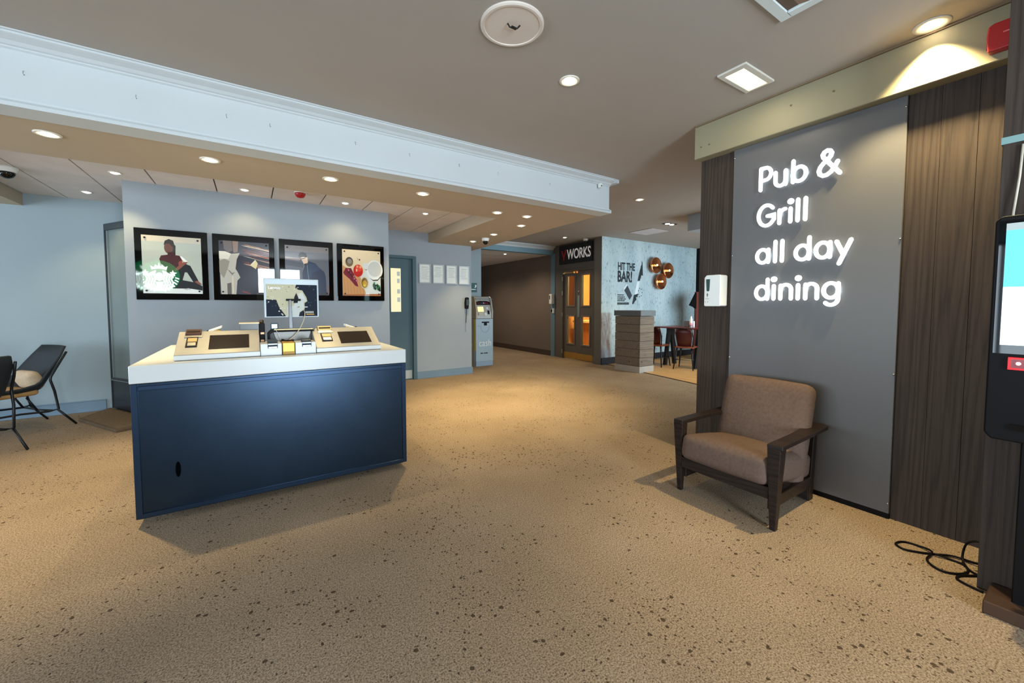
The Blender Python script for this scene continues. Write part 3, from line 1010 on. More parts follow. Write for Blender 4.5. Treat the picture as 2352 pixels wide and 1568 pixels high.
glyph([[(0.0925, 2.152), (0.0925, 2.308)], [(0.0925, 2.308), (0.125, 2.308)] + arc(0.125, 2.264, 0.037, 0.044, 88, -88, 12) + [(0.0925, 2.220)]])
glyph([[(0.192, 2.255)] + [(0.192, 2.20)] + arc(0.225, 2.192, 0.033, 0.037, 180, 360, 12) + [(0.258, 2.255)], [(0.258, 2.255), (0.258, 2.158)]])
glyph([[(0.304, 2.158), (0.304, 2.304)], bowl(0.342, 2.207)])
glyph([[(0.571, 2.152), (0.478, 2.276), (0.475, 2.293), (0.483, 2.308), (0.499, 2.315), (0.515, 2.309), (0.523, 2.294), (0.519, 2.275), (0.503, 2.256), (0.480, 2.237), (0.463, 2.216), (0.456, 2.191), (0.462, 2.169), (0.479, 2.156), (0.500, 2.157), (0.523, 2.172), (0.541, 2.198), (0.557, 2.231)]])
glyph([arc(0.139, 1.960, 0.054, 0.074, 40, 322, 24) + [(0.189, 1.925), (0.189, 1.955), (0.145, 1.955)]])
glyph([[(0.226, 1.888), (0.226, 1.982)], arc(0.264, 1.945, 0.038, 0.040, 180, 92, 8)])
glyph([[(0.2955, 1.888), (0.2955, 1.982)]], [(0.2955, 2.030, 0.0205)])
glyph([[(0.3405, 1.888), (0.3405, 2.034)]])
glyph([[(0.386, 1.888), (0.386, 2.034)]])
glyph([bowl(0.121, 1.664, 0.039), [(0.160, 1.617), (0.160, 1.711)]])
glyph([[(0.2055, 1.617), (0.2055, 1.762)]])
glyph([[(0.2505, 1.617), (0.2505, 1.762)]])
glyph([bowl(0.376, 1.664), [(0.416, 1.617), (0.416, 1.764)]])
glyph([bowl(0.494, 1.667, 0.039, 0.050), [(0.533, 1.617), (0.533, 1.716)]])
glyph([[(0.568, 1.714), (0.604, 1.630)], [(0.643, 1.718), (0.584, 1.570)]])
glyph([bowl(0.122, 1.394), [(0.161, 1.346), (0.161, 1.492)]])
glyph([[(0.2035, 1.346), (0.2035, 1.443)]], [(0.2035, 1.489, 0.0205)])
glyph([[(0.2485, 1.346), (0.2485, 1.444)], arc(0.282, 1.412, 0.0335, 0.035, 180, 0, 12) + [(0.3155, 1.346)]])
glyph([[(0.358, 1.346), (0.358, 1.443)]], [(0.358, 1.489, 0.0205)])
glyph([[(0.403, 1.346), (0.403, 1.444)], arc(0.4365, 1.412, 0.0335, 0.035, 180, 0, 12) + [(0.470, 1.346)]])
glyph([bowl(0.547, 1.398), [(0.586, 1.444), (0.586, 1.350)] + arc(0.548, 1.343, 0.038, 0.040, 0, -140, 10)])

# hand gel dispenser on the left strip of cladding
t = thing('soap_dispenser', 'large white sanitiser dispenser on dark cladding left of the glowing sign', 'dispenser', (3.228, 1.82, 1.29))
MB().prism([(1.752, 1.30), (1.752, 1.535), (1.762, 1.545), (1.870, 1.545), (1.888, 1.525), (1.888, 1.30), (1.88, 1.292), (1.76, 1.292)], lambda s, tt, d: (3.228 - d, s, tt), 0.0, 0.105).build('body', WHITE, t, 0.012, 3)
MB().prism([(1.838, 1.512), (1.870, 1.512), (1.864, 1.42), (1.858, 1.414), (1.848, 1.414), (1.842, 1.42)], lambda s, tt, d: (3.123 - d, s, tt), -0.002, 0.003).build('window', paint('green_window', (14, 52, 44), 0.1, coat=1.0), t)
grey_ink = paint('grey_ink', (120, 120, 118), 0.6)
MB().prism([(1.858, 1.365), (1.866, 1.388), (1.858, 1.402), (1.85, 1.388)], lambda s, tt, d: (3.123 - d, s, tt), -0.001, 0.001).build('drop_symbol', grey_ink, t)
for q in ((1.845, 1.872, 1.352, 1.355), (1.872, 1.877, 1.325, 1.331), (1.852, 1.857, 1.325, 1.331)):
    B(3.1215, 3.124, *q).build('mark', grey_ink, t)

# ------------------------------------------------------------------ armchair by the sign
t = thing('armchair', 'low wooden lounge armchair with brown fabric cushions under the glowing sign', 'armchair', (2.85, 1.36, 0))


def taper(x0, y0, w0, x1, y1, w1, z0, z1, dx=None):
    return MB().hexa([(x0 - w0[0], y0 - w0[1], z0), (x0 + w0[0], y0 - w0[1], z0), (x0 + w0[0], y0 + w0[1], z0), (x0 - w0[0], y0 + w0[1], z0), (x1 - w1[0], y1 - w1[1], z1), (x1 + w1[0], y1 - w1[1], z1), (x1 + w1[0], y1 + w1[1], z1), (x1 - w1[0], y1 + w1[1], z1)])


taper(2.500, 1.055, (0.016, 0.016), 2.505, 1.052, (0.036, 0.036), 0, 0.48).build('leg', WOOD_FRAME, t, 0.003)
taper(2.512, 1.662, (0.014, 0.016), 2.505, 1.665, (0.032, 0.034), 0, 0.48).build('leg', WOOD_FRAME, t, 0.003)
taper(3.10, 1.105, (0.03, 0.018), 3.13, 1.10, (0.025, 0.018), 0.0, 0.478).build('leg', WOOD_FRAME, t, 0.003)
taper(3.10, 1.635, (0.03, 0.018), 3.13, 1.635, (0.025, 0.018), 0.0, 0.478).build('leg', WOOD_FRAME, t, 0.003)
MB().prism([(2.468, 1.088), (2.478, 1.010), (3.165, 1.028), (3.195, 1.075), (3.19, 1.132), (2.80, 1.098)], fz, 0.478, 0.505).build('armrest', WOOD_FRAME, t, 0.003)
MB().prism([(2.472, 1.697), (3.19, 1.700), (3.19, 1.61), (2.80, 1.632), (2.472, 1.630)], fz, 0.478, 0.505).build('armrest', WOOD_FRAME, t, 0.003)
B(2.485, 2.525, 1.08, 1.64, 0.175, 0.245).build('front_rail', WOOD_FRAME, t, 0.003)
B(2.52, 3.06, 1.075, 1.10, 0.10, 0.17).build('side_rail', WOOD_FRAME, t, 0.003)
B(2.52, 3.06, 1.625, 1.65, 0.10, 0.17).build('side_rail', WOOD_FRAME, t, 0.003)
B(3.055, 3.085, 1.09, 1.645, 0.012, 0.12).build('rear_rail', WOOD_FRAME, t, 0.003)
xf = Matrix.Rotation(math.radians(9), 3, 'Y')
s_ = cushion_mb(2.775, 1.362, 0.285, 0.315, 0.278, 0.085, 0.045, 0.015, 0.008, 0.026, 16, xf)
weld(s_.build('seat_cushion', FABRIC, t))
xb = Matrix.Rotation(math.radians(16), 3, 'Y')
b_ = cushion_mb(3.01, 1.365, 0.445, 0.068, 0.283, 0.335, 0.055, 0.03, 0.004, 0.008, 16, xb)
weld(b_.build('back_cushion', FABRIC, t))

# ------------------------------------------------------------------ self-service terminal at the right edge
t = thing('self_service_kiosk', 'tall black touchscreen kiosk on a pedestal in front of the timber column', 'kiosk', (2.66, 0.02, 0))
MB().prism([(0.285, 0.735), (0.305, 0.76), (0.305, 1.65), (0.288, 1.668), (-0.248, 1.668), (-0.265, 1.65), (-0.265, 0.76), (-0.245, 0.735)], lambda s, tt, d: (2.62 + d, s, tt), 0.0, 0.10).build('housing', BLACK, t, 0.006, 2)
MB().prism(rect(-0.245, 0.292, 1.10, 1.655), lambda s, tt, d: (2.62 - d, s, tt), -0.002, 0.002).build('bezel_glass', BLACKG, t)
B(2.6165, 2.6185, -0.22, 0.274, 1.376, 1.608).build('screen', SCREEN_TEAL, t)
B(2.6165, 2.6185, -0.22, 0.274, 1.136, 1.376).build('screen_panel', SCREEN_WHITE, t)
B(2.6165, 2.6185, -0.22, 0.274, 1.608, 1.636).build('screen_bar', SCREEN_GREY, t)
rd = MB()
for q in ((0.243, 0.249, 1.036, 1.086), (0.11, 0.116, 1.036, 1.086), (0.116, 0.243, 1.036, 1.042), (0.116, 0.243, 1.080, 1.086)):
    rd.box(2.610, 2.62, *q)
rd.build('reader_frame', LED_RED, t)
B(2.614, 2.62, 0.116, 0.243, 1.042, 1.080).build('reader_window', paint('reader_dark_red', (120, 14, 20), 0.2), t)
MB().lathe([(0.007, 0), (0.006, -0.004), (0, -0.005)], (2.614, 0.222, 1.062), 'X', 12).build('reader_light', LED_WHITE, t)
B(2.612, 2.62, -0.05, 0.235, 0.785, 0.81).build('receipt_slot', BLACKG, t)
B(2.64, 2.74, -0.16, 0.205, 0.05, 0.76).build('pedestal', BLACK, t, 0.004)
MB().prism([(2.56, 0.273), (2.56, -0.22), (2.76, -0.22), (2.76, 0.273)], fz, 0.0, 0.055).build('base_plate', paint('base_plate_bronze', (74, 54, 42), 0.35, metal=0.3), t, 0.004)

# power cable on the carpet by the column


def cable(pts, r=0.005):
    P = [Vector(p) for p in pts]
    out = []
    n = len(P)
    for i in range(n - 1):
        a, b, c, d = P[max(i - 1, 0)], P[i], P[i + 1], P[min(i + 2, n - 1)]
        for k in range(6):
            u = k / 6
            out.append(0.5 * ((2 * b) + (c - a) * u + (2 * a - 5 * b + 4 * c - d) * u * u + (3 * b - a - 3 * c + d) * u ** 3))
    out.append(P[-1])
    return MB().tube([tuple(p) for p in out], r, 6)


zc_ = 0.006
t = thing('power_cable', 'loose black power cable looping over the carpet beside the timber column', 'cable', (2.95, 0.45, 0))
cable([(3.05, 0.325, zc_), (3.017, 0.347, zc_), (2.996, 0.423, 0.009), (2.952, 0.477, zc_), (2.901, 0.532, zc_), (2.872, 0.585, zc_), (2.903, 0.622, zc_), (2.961, 0.604, zc_), (2.977, 0.555, zc_), (2.95, 0.493, 0.013), (2.861, 0.494, zc_), (2.809, 0.467, zc_), (2.790, 0.425, zc_), (2.823, 0.381, zc_), (2.885, 0.358, zc_), (2.945, 0.378, zc_), (2.953, 0.423, zc_), (2.935, 0.48, 0.012)]).build('looped_lead', BLACK, t)
cable([(3.0, 0.325, 0.122), (3.0, 0.35, 0.124), (3.0, 0.38, 0.098), (3.0, 0.392, 0.045), (2.97, 0.386, 0.012), (2.914, 0.359, zc_), (2.89, 0.326, zc_)]).build('hanging_lead', BLACK, t)
cable([(2.88, 0.325, zc_), (2.82, 0.368, zc_), (2.775, 0.378, zc_), (2.75, 0.35, zc_), (2.735, 0.29, zc_)]).build('short_lead', BLACK, t)
tag(MB().tube([(2.765, 0.258, 1.985), (2.762, 0.262, 1.85), (2.755, 0.272, 1.70), (2.735, 0.272, 1.64)], 0.004, 6).build('pale_cable', paint('cable_pale', (206, 196, 180), 0.5)), 'thin pale cable running down the column into the kiosk top', 'cable')

# ------------------------------------------------------------------ service island with two card terminals
X0, X1, Y0, Y1 = -0.592, 1.015, 3.092, 4.55
t = thing('service_island', 'blue-black service island with a thick white worktop in front of the pictures', 'counter', (0.21, 3.8, 0))
B(X0 + 0.05, X1 - 0.05, Y0 + 0.14, Y1 - 0.10, 0.0, 0.06).build('plinth', paint('plinth_black', (20, 22, 26), 0.6), t)
B(X0 + 0.002, X1 - 0.002, Y0 + 0.012, Y1, 0.052, 0.845).build('body', COUNTERB, t, 0.002)
fr = MB()
for q in ((X0, X0 + 0.03, 0.05, 0.845), (X1 - 0.03, X1, 0.05, 0.845), (X0 + 0.03, X1 - 0.03, 0.05, 0.078), (X0 + 0.03, X1 - 0.03, 0.805, 0.83)):
    fr.box(q[0], q[1], Y0, Y0 + 0.03, q[2], q[3])
fr.build('front_frame', COUNTERF, t, 0.002)
B(X0 + 0.034, X1 - 0.034, Y0 + 0.008, Y0 + 0.02, 0.082, 0.802).build('front_panel', COUNTERB, t)
MB().prism(ell(-0.395, 0.306, 0.013, 0.048, 20), lambda s, tt, d: (s, Y0 + 0.009 - d, tt), 0.0, 0.002).build('oval_slot', paint('slot_black', (5, 5, 6), 0.9, spec=0.0), t)
B(X0 - 0.004, X1 + 0.002, Y0 - 0.002, Y1 + 0.01, 0.848, 0.952).build('worktop', COUNTERW, t, 0.003)

SL0, SL1 = (3.212, 0.988), (3.492, 1.120)
sl = Vector((SL1[0] - SL0[0], SL1[1] - SL0[1]))
sn = Vector((-sl.y, sl.x)).normalized()


def slope(x, v, d):
    return (x, SL0[0] + sl.x * v + sn.x * d, SL0[1] + sl.y * v + sn.y * d)


def terminal(xa, xb, label, scr, r1, r2, rm):
    t = thing('check_in_terminal', label, 'kiosk', ((xa + xb) / 2, 3.35, 0.953))
    MB().prism([(3.212, 0.953), (3.212, 0.988), SL1, (3.50, 1.118), (3.50, 0.953)], lambda s, tt, d: (d, s, tt), xa, xb).build('housing', [KIOSKM], t, 0.003)
    B(xa + 0.001, xb - 0.001, 3.2095, 3.2125, 0.957, 0.985).build('front_lip', COUNTERW, t)
    MB().prism(rect(*scr), slope, -0.001, 0.0025).build('screen', paint('screen_off', (24, 16, 16), 0.12, coat=0.6), t)
    rd = MB().prism(rect(*r1), slope, -0.001, 0.016).build('card_reader', paint('reader_' + rm[0], rm[1], 0.3, metal=0.5), t, 0.003)
    a, b, c, e = r1
    MB().prism(rect(a + 0.008, b - 0.008, c + 0.3 * (e - c), c + 0.6 * (e - c)), slope, 0.014, 0.018).build('slot', BLACK, rd)
    MB().prism(rect(a - 0.004, b + 0.004, c - 0.09, c), slope, -0.001, 0.006).build('reader_lip', CHROME, t)
    a, b, c, e = r2
    rd = MB().prism(rect(*r2), slope, -0.001, 0.004).build('key_slot', BLACK, t)
    MB().prism(rect(a + 0.008, b - 0.004, c + 0.52 * (e - c), c + 0.9 * (e - c)), slope, 0.003, 0.009).build('upper_tab', paint('tab_brass', (190, 150, 100), 0.4, metal=0.4), rd)
    MB().prism(rect(a + 0.010, b - 0.008, c + 0.08 * (e - c), c + 0.42 * (e - c)), slope, 0.003, 0.009).build('lower_tab', CHROME, rd)


terminal(-0.410, 0.046, 'sloping beige check-in terminal on the island, left of the monitor', (-0.24, -0.016, 0.185, 0.785), (-0.373, -0.287, 0.80, 1.02), (-0.362, -0.302, 0.30, 0.69), ('dark', (92, 62, 52)))
terminal(0.395, 0.857, 'sloping beige check-in terminal on the island, right of the monitor', (0.572, 0.798, 0.165, 0.755), (0.435, 0.535, 0.80, 1.02), (0.446, 0.52, 0.30, 0.68), ('pale', (206, 186, 140)))

for xa, xb, lab in ((0.048, 0.175, 'white card payment block with dark reader, beside the left terminal'), (0.259, 0.392, 'white card payment block with dark reader, beside the right terminal')):
    t = thing('payment_block', lab, 'card reader', ((xa + xb) / 2, 3.3, 0.953))
    B(xa, xb, 3.212, 3.385, 0.953, 1.036).build('block', COUNTERW, t, 0.003)
    xm = xa + 0.072
    xr = 0.030
    rd = MB().prism([(3.204, 1.003), (3.204, 1.018), (3.235, 1.050), (3.30, 1.060), (3.30, 1.034), (3.213, 1.034), (3.213, 1.003)], lambda s, tt, d: (d, s, tt), xm - xr, xm + xr).build('reader', paint('reader_slate', (44, 58, 70), 0.3), t, 0.003)
    MB().prism([(3.2025, 1.006), (3.2025, 1.014), (3.205, 1.014), (3.205, 1.006)], lambda s, tt, d: (d, s, tt), xm - xr * 0.8, xm + xr * 0.8).build('slot', CHROME, rd)
t = thing('brass_block', 'brass coloured block between the two white payment blocks on the island', 'block', (0.217, 3.3, 0.953))
B(0.180, 0.255, 3.216, 3.38, 0.953, 1.036).build('cover', GOLDB, t, 0.003)
B(0.184, 0.251, 3.2145, 3.2165, 0.956, 0.976).build('lower_strip', paint('brass_dark', (150, 112, 48), 0.5, metal=0.4), t)

# monitor seen from behind on its stand
YM = 3.56
t = thing('desktop_monitor', 'silver desktop monitor with cream and navy shapes on its back, standing on the island', 'monitor', (0.26, 3.48, 0.953))
B(0.085, 0.462, YM, YM + 0.02, 1.206, 1.506).build('rear_casing', paint('monitor_silver', (160, 170, 176), 0.3, 0.02), t, 0.004, 2)


def mp_(u, v, d):
    return (0.098 + u * 0.352, YM - 0.0008 - d, 1.214 + v * 0.248)


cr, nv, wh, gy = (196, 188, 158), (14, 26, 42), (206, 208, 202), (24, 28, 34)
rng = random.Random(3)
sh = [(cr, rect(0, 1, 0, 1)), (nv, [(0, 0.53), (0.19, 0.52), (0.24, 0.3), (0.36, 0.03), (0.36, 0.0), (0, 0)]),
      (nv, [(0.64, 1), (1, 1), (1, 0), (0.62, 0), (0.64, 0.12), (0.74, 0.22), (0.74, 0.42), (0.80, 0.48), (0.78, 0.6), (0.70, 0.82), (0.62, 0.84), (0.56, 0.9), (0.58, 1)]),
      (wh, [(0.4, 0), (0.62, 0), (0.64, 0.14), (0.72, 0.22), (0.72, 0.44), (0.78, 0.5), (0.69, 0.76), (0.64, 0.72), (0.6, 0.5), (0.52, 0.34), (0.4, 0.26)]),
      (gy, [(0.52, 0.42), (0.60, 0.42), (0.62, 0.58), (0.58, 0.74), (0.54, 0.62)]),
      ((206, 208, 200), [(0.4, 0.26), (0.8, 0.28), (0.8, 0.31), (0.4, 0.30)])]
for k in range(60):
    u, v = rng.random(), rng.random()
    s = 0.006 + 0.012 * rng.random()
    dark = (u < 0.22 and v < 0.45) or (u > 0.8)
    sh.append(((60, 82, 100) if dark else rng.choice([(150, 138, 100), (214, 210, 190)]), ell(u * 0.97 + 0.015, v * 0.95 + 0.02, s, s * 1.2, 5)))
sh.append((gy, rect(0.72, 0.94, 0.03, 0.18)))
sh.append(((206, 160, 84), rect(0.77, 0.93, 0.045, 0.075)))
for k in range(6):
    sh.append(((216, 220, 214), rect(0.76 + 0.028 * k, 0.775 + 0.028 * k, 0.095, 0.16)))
ink_print('back_shapes', sh, mp_, BACK_SHAPES, t, 0.00008)  # cream and navy areas laid on the back as flat colours
text_mesh('lettering', 'Lenovo', 0.030, 0.001, lambda s, tt, d: (0.113 + s, YM - 0.006 - d * 0.2, 1.425 + tt), paint('letter_white', (250, 250, 246), 0.4), t, 0.9, 0.0006)
MB().hexa([(0.243, YM - 0.045, 1.12), (0.270, YM - 0.045, 1.12), (0.270, YM - 0.03, 1.12), (0.243, YM - 0.03, 1.12), (0.249, YM - 0.035, 1.342), (0.264, YM - 0.035, 1.342), (0.264, YM - 0.022, 1.342), (0.249, YM - 0.022, 1.342)]).build('stand_column', paint('stand_violet_black', (34, 28, 42), 0.3), t, 0.002)
B(0.23, 0.33, YM - 0.03, YM, 1.335, 1.35).build('stand_bracket', BLACK, t, 0.002)
bs = MB()
bs.prism([(0.10, 0.957), (0.10, 1.09), (0.125, 1.118), (0.40, 1.118), (0.42, 1.09), (0.42, 0.957), (0.405, 0.957), (0.405, 1.085), (0.385, 1.105), (0.14, 1.105), (0.115, 1.085), (0.115, 0.957)], lambda s, tt, d: (s, 3.45 + d, tt), 0.0, 0.14)
bs.build('stand_riser', BLACK, t, 0.001)
MB().prism([(0.135, 1.10), (0.39, 1.10), (0.375, 1.05), (0.36, 1.03), (0.165, 1.03), (0.15, 1.05)], lambda s, tt, d: (s, 3.47 + d, tt), 0.0, 0.02).build('riser_panel', paint('riser_grey', (128, 122, 114), 0.35), t, 0.002)
B(0.115, 0.405, 3.49, 3.57, 0.957, 1.10).build('riser_core', paint('riser_core_grey', (74, 72, 74), 0.5), t)  # plain grey block filling the riser
B(0.14, 0.40, 3.44, 3.452, 1.116, 1.122).build('riser_trim', paint('trim_brass', (190, 156, 104), 0.4, metal=0.5), t)

t = thing('web_camera', 'small grey web camera perched on the left of the monitor riser', 'camera', (0.145, 3.47, 1.118))
B(0.118, 0.170, 3.455, 3.485, 1.121, 1.168).build('body', paint('webcam_slate', (70, 88, 100), 0.2, coat=0.5), t, 0.008, 2)
B(0.126, 0.160, 3.4525, 3.4555, 1.132, 1.158).build('lens_plate', CHROME, t, 0.002)
MB().tube([(0.143, 3.452, 1.135), (0.165, 3.444, 1.09), (0.178, 3.440, 1.045), (0.185, 3.43, 1.03)], 0.0015, 5).build('lead', WHITE, t)

tag(cable([(0.352, YM - 0.004, 1.262), (0.356, YM - 0.03, 1.24), (0.345, YM - 0.07, 1.19), (0.31, YM - 0.11, 1.12), (0.265, YM - 0.14, 1.065), (0.235, YM - 0.17, 1.043), (0.222, YM - 0.20, 1.041)], 0.0035).build('monitor_lead', paint('lead_cream', (206, 190, 160), 0.5)), 'cream lead curving from the monitor back down to the brass block', 'cable')
tag(cable([(0.175, 3.41, 1.00), (0.19, 3.395, 1.045), (0.205, 3.37, 1.040), (0.225, 3.35, 1.042), (0.245, 3.345, 1.043), (0.26, 3.36, 1.043), (0.245, 3.40, 1.036), (0.22, 3.41, 1.0)], 0.005).build('lead_bundle', BLACK), 'tangle of black leads behind the brass block on the island', 'cable')

t = thing('card_printer', 'black card printer with brass labels between left terminal and monitor', 'printer', (0.02, 3.56, 0.953))
B(-0.072, 0.05, 3.53, 3.65, 0.954, 1.168).build('body', paint('printer_brown_black', (40, 32, 30), 0.3), t, 0.004)
B(-0.076, 0.05, 3.525, 3.655, 1.164, 1.172).build('top_edge', paint('printer_edge', (190, 164, 124), 0.4, metal=0.3), t)
B(0.050, 0.084, 3.51, 3.65, 0.954, 1.165).build('side_tower', BLACK, t, 0.004)
MB().lathe([(0.016, 0), (0.016, 0.022), (0.013, 0.026), (0, 0.026)], (0.064, 3.56, 1.165), 'Z', 14).build('feed_knob', paint('knob_bronze', (90, 72, 54), 0.4, metal=0.4), t)
for zz in (1.03, 1.085):
    B(0.056, 0.079, 3.507, 3.511, zz, zz + 0.014).build('label_plate', paint('plate_brass', (200, 150, 110), 0.4, metal=0.4), t)

for x, sgn, lab in ((-0.238, 1, 'small cream device with a white lid behind the left check-in terminal'), (0.775, -1, 'small cream device with a white lid behind the right check-in terminal')):
    t = thing('ticket_device', lab, 'device', (x, 3.95, 0.953))
    B(x - 0.028, x + 0.028, 3.93, 4.02, 0.953, 1.105).build('stem', paint('device_cream', (216, 176, 96), 0.5), t, 0.003)
    MB().hexa([(x - 0.045, 3.92, 1.098 - 0.012 * sgn), (x + 0.04, 3.92, 1.098 + 0.022 * sgn), (x + 0.04, 4.03, 1.098 + 0.022 * sgn), (x - 0.045, 4.03, 1.098 - 0.012 * sgn), (x - 0.045, 3.92, 1.116 - 0.012 * sgn), (x + 0.04, 3.92, 1.116 + 0.022 * sgn), (x + 0.04, 4.03, 1.116 + 0.022 * sgn), (x - 0.045, 4.03, 1.116 - 0.012 * sgn)]).build('lid', WHITE, t, 0.003)
    MB().lathe([(0.008, 0), (0.008, 0.012), (0, 0.014)], (x - 0.05 * sgn, 3.95, 1.09), 'Z', 10).build('button', BLACK, t)

# ------------------------------------------------------------------ pictures on the free-standing wall


def picture(x0, x1, label, shapes, tilt=0.0):
    z0, z1 = 1.36, 2.10
    xc = (x0 + x1) / 2
    t = thing('wall_picture', label, 'picture', (xc, 5.6, z0), group=None)
    B(x0, x1, 5.572, 5.6, z0, z1).build('frame', BLACKG, t, 0.003)
    a0, a1, c0, c1 = x0 + 0.058, x1 - 0.055, z0 + 0.066, z1 - 0.072

    def fn(u, v, d):
        x = a0 + (a1 - a0) * u
        y = 5.552 + (x - xc) * math.tan(tilt) - d
        return (x, y, c0 + (c1 - c0) * v)
    MB().prism(rect(0, 1, 0, 1), fn, -0.010, 0.0).build('acrylic_panel', paint('acrylic_edge', (210, 216, 210), 0.2), t)
    ink_print('print', shapes, lambda u, v, d: fn(u, v, d + 0.0006), PRINT, t, 0.00005)
    for u in (0.055, 0.945):
        for v in (0.045, 0.955):
            c = fn(u, v, 0.003)
            MB().lathe([(0.0095, 0.0), (0.0095, -0.006), (0.006, -0.009), (0, -0.009)], c, 'Y', 12).build('standoff', BLACKM, t)


sk, dk, mr = (132, 78, 66), (20, 18, 26), (70, 24, 32)
p1 = [((182, 188, 178), rect(0, 1, 0, 1)), ((206, 196, 178), rect(0, 1, 0.9, 1)), ((228, 232, 230), [(0, 0), (1, 0), (1, 0.1), (0, 0.13)]),
      (dk, [(0.50, 0.90), (0.56, 0.84), (0.55, 0.66), (0.58, 0.58), (0.50, 0.56), (0.49, 0.72)]),
      ((96, 48, 42), ell(0.44, 0.80, 0.075, 0.10)), ((34, 22, 22), [(0.36, 0.84), (0.38, 0.92), (0.45, 0.955), (0.52, 0.93), (0.54, 0.86), (0.50, 0.82), (0.46, 0.87), (0.40, 0.87)]),
      ((66, 30, 32), [(0.42, 0.72), (0.52, 0.74), (0.54, 0.66), (0.42, 0.66)]),
      (mr, [(0.28, 0.60), (0.31, 0.66), (0.42, 0.68), (0.53, 0.68), (0.63, 0.67), (0.68, 0.60), (0.62, 0.56), (0.60, 0.40), (0.50, 0.34), (0.40, 0.36), (0.38, 0.46), (0.30, 0.52)]),
      ((150, 70, 60), [(0.60, 0.56), (0.67, 0.60), (0.66, 0.52), (0.60, 0.47)]),
      ((238, 240, 236), [(0.62, 0.67), (0.66, 0.66), (0.76, 0.57), (0.73, 0.55), (0.66, 0.60)]),
      (sk, [(0.76, 0.57), (0.73, 0.53), (0.60, 0.42), (0.54, 0.42), (0.56, 0.46), (0.68, 0.56)]),
      (dk, [(0.52, 0.36), (0.62, 0.44), (0.72, 0.53), (0.80, 0.50), (0.94, 0.22), (0.86, 0.18), (0.74, 0.38), (0.70, 0.38), (0.65, 0.22), (0.50, 0.16)]),
      (dk, [(0.40, 0.09), (0.46, 0.28), (0.66, 0.24), (0.90, 0.20), (1, 0.14), (1, 0.06), (0.80, 0.09)]),
      (sk, [(0.86, 0.22), (0.92, 0.24), (1.0, 0.165), (0.93, 0.17)]), ((190, 192, 190), [(0.66, 0.08), (0.76, 0.10), (0.80, 0.08), (0.72, 0.065)])]
picture(-0.984, -0.384, 'black framed picture of a seated person in dark leggings, leftmost on the wall', p1, math.radians(-0.65))
rng = random.Random(11)
pil, pil2 = (190, 184, 172), (150, 142, 130)
p2 = [((24, 22, 42), rect(0, 1, 0, 1)), ((96, 84, 84), [(0.08, 1), (0.25, 1), (0.26, 0.82), (0.18, 0.78), (0.10, 0.84)]), ((128, 104, 92), [(0.26, 1), (0.38, 1), (0.36, 0.8), (0.28, 0.78)]),
      (pil, [(0, 0.80), (0.12, 0.80), (0.24, 0.76), (0.40, 0.78), (0.34, 0.66), (0.31, 0.48), (0.34, 0.44), (0.40, 0.32), (0.34, 0.26), (0.31, 0.0), (0.02, 0.0)]),
      (pil2, [(0.0, 0.62), (0.10, 0.66), (0.20, 0.62), (0.16, 0.48), (0.08, 0.30), (0.0, 0.40)]), ((226, 220, 206), [(0, 0.80), (0.12, 0.80), (0.23, 0.76), (0.18, 0.66), (0.0, 0.66)]),
      ((120, 110, 100), [(0.15, 0.47), (0.24, 0.36), (0.30, 0.42), (0.24, 0.40), (0.20, 0.44)]), ((232, 214, 180), [(0.24, 0.34), (0.26, 0.34), (0.26, 0.02), (0.24, 0.02)]), ((96, 84, 80), [(0.14, 0.20), (0.22, 0.22), (0.22, 0), (0.14, 0)])]
for k in range(34):  # streaks paint in the room's reflection on the acrylic
    v = 0.97 - 0.40 * rng.random()
    c = rng.choice([(214, 196, 170), (170, 60, 48), (204, 120, 84), (90, 130, 130), (120, 40, 40), (232, 224, 206), (60, 70, 90), (196, 150, 110)])
    u0 = 0.42 + 0.2 * rng.random()
    w = 0.004 + 0.012 * rng.random()
    p2.append((c, [(u0, v), (1, v - 0.085), (1, v - 0.085 - w), (u0 + 0.1, v - 0.018 - w * 0.6)]))
p2 += [((232, 216, 158), [(0.60, 0.56), (0.71, 0.67), (0.76, 0.60), (0.72, 0.49)]), ((244, 232, 214), [(0.60, 0.56), (0.71, 0.67), (0.685, 0.60)]), ((130, 28, 34), [(0.42, 0.07), (0.60, 0.03), (0.60, 0.01), (0.44, 0.04)])]
picture(-0.340, 0.252, 'black framed picture of stacked pillows with painted-in reflected streaks, second from the left', p2)
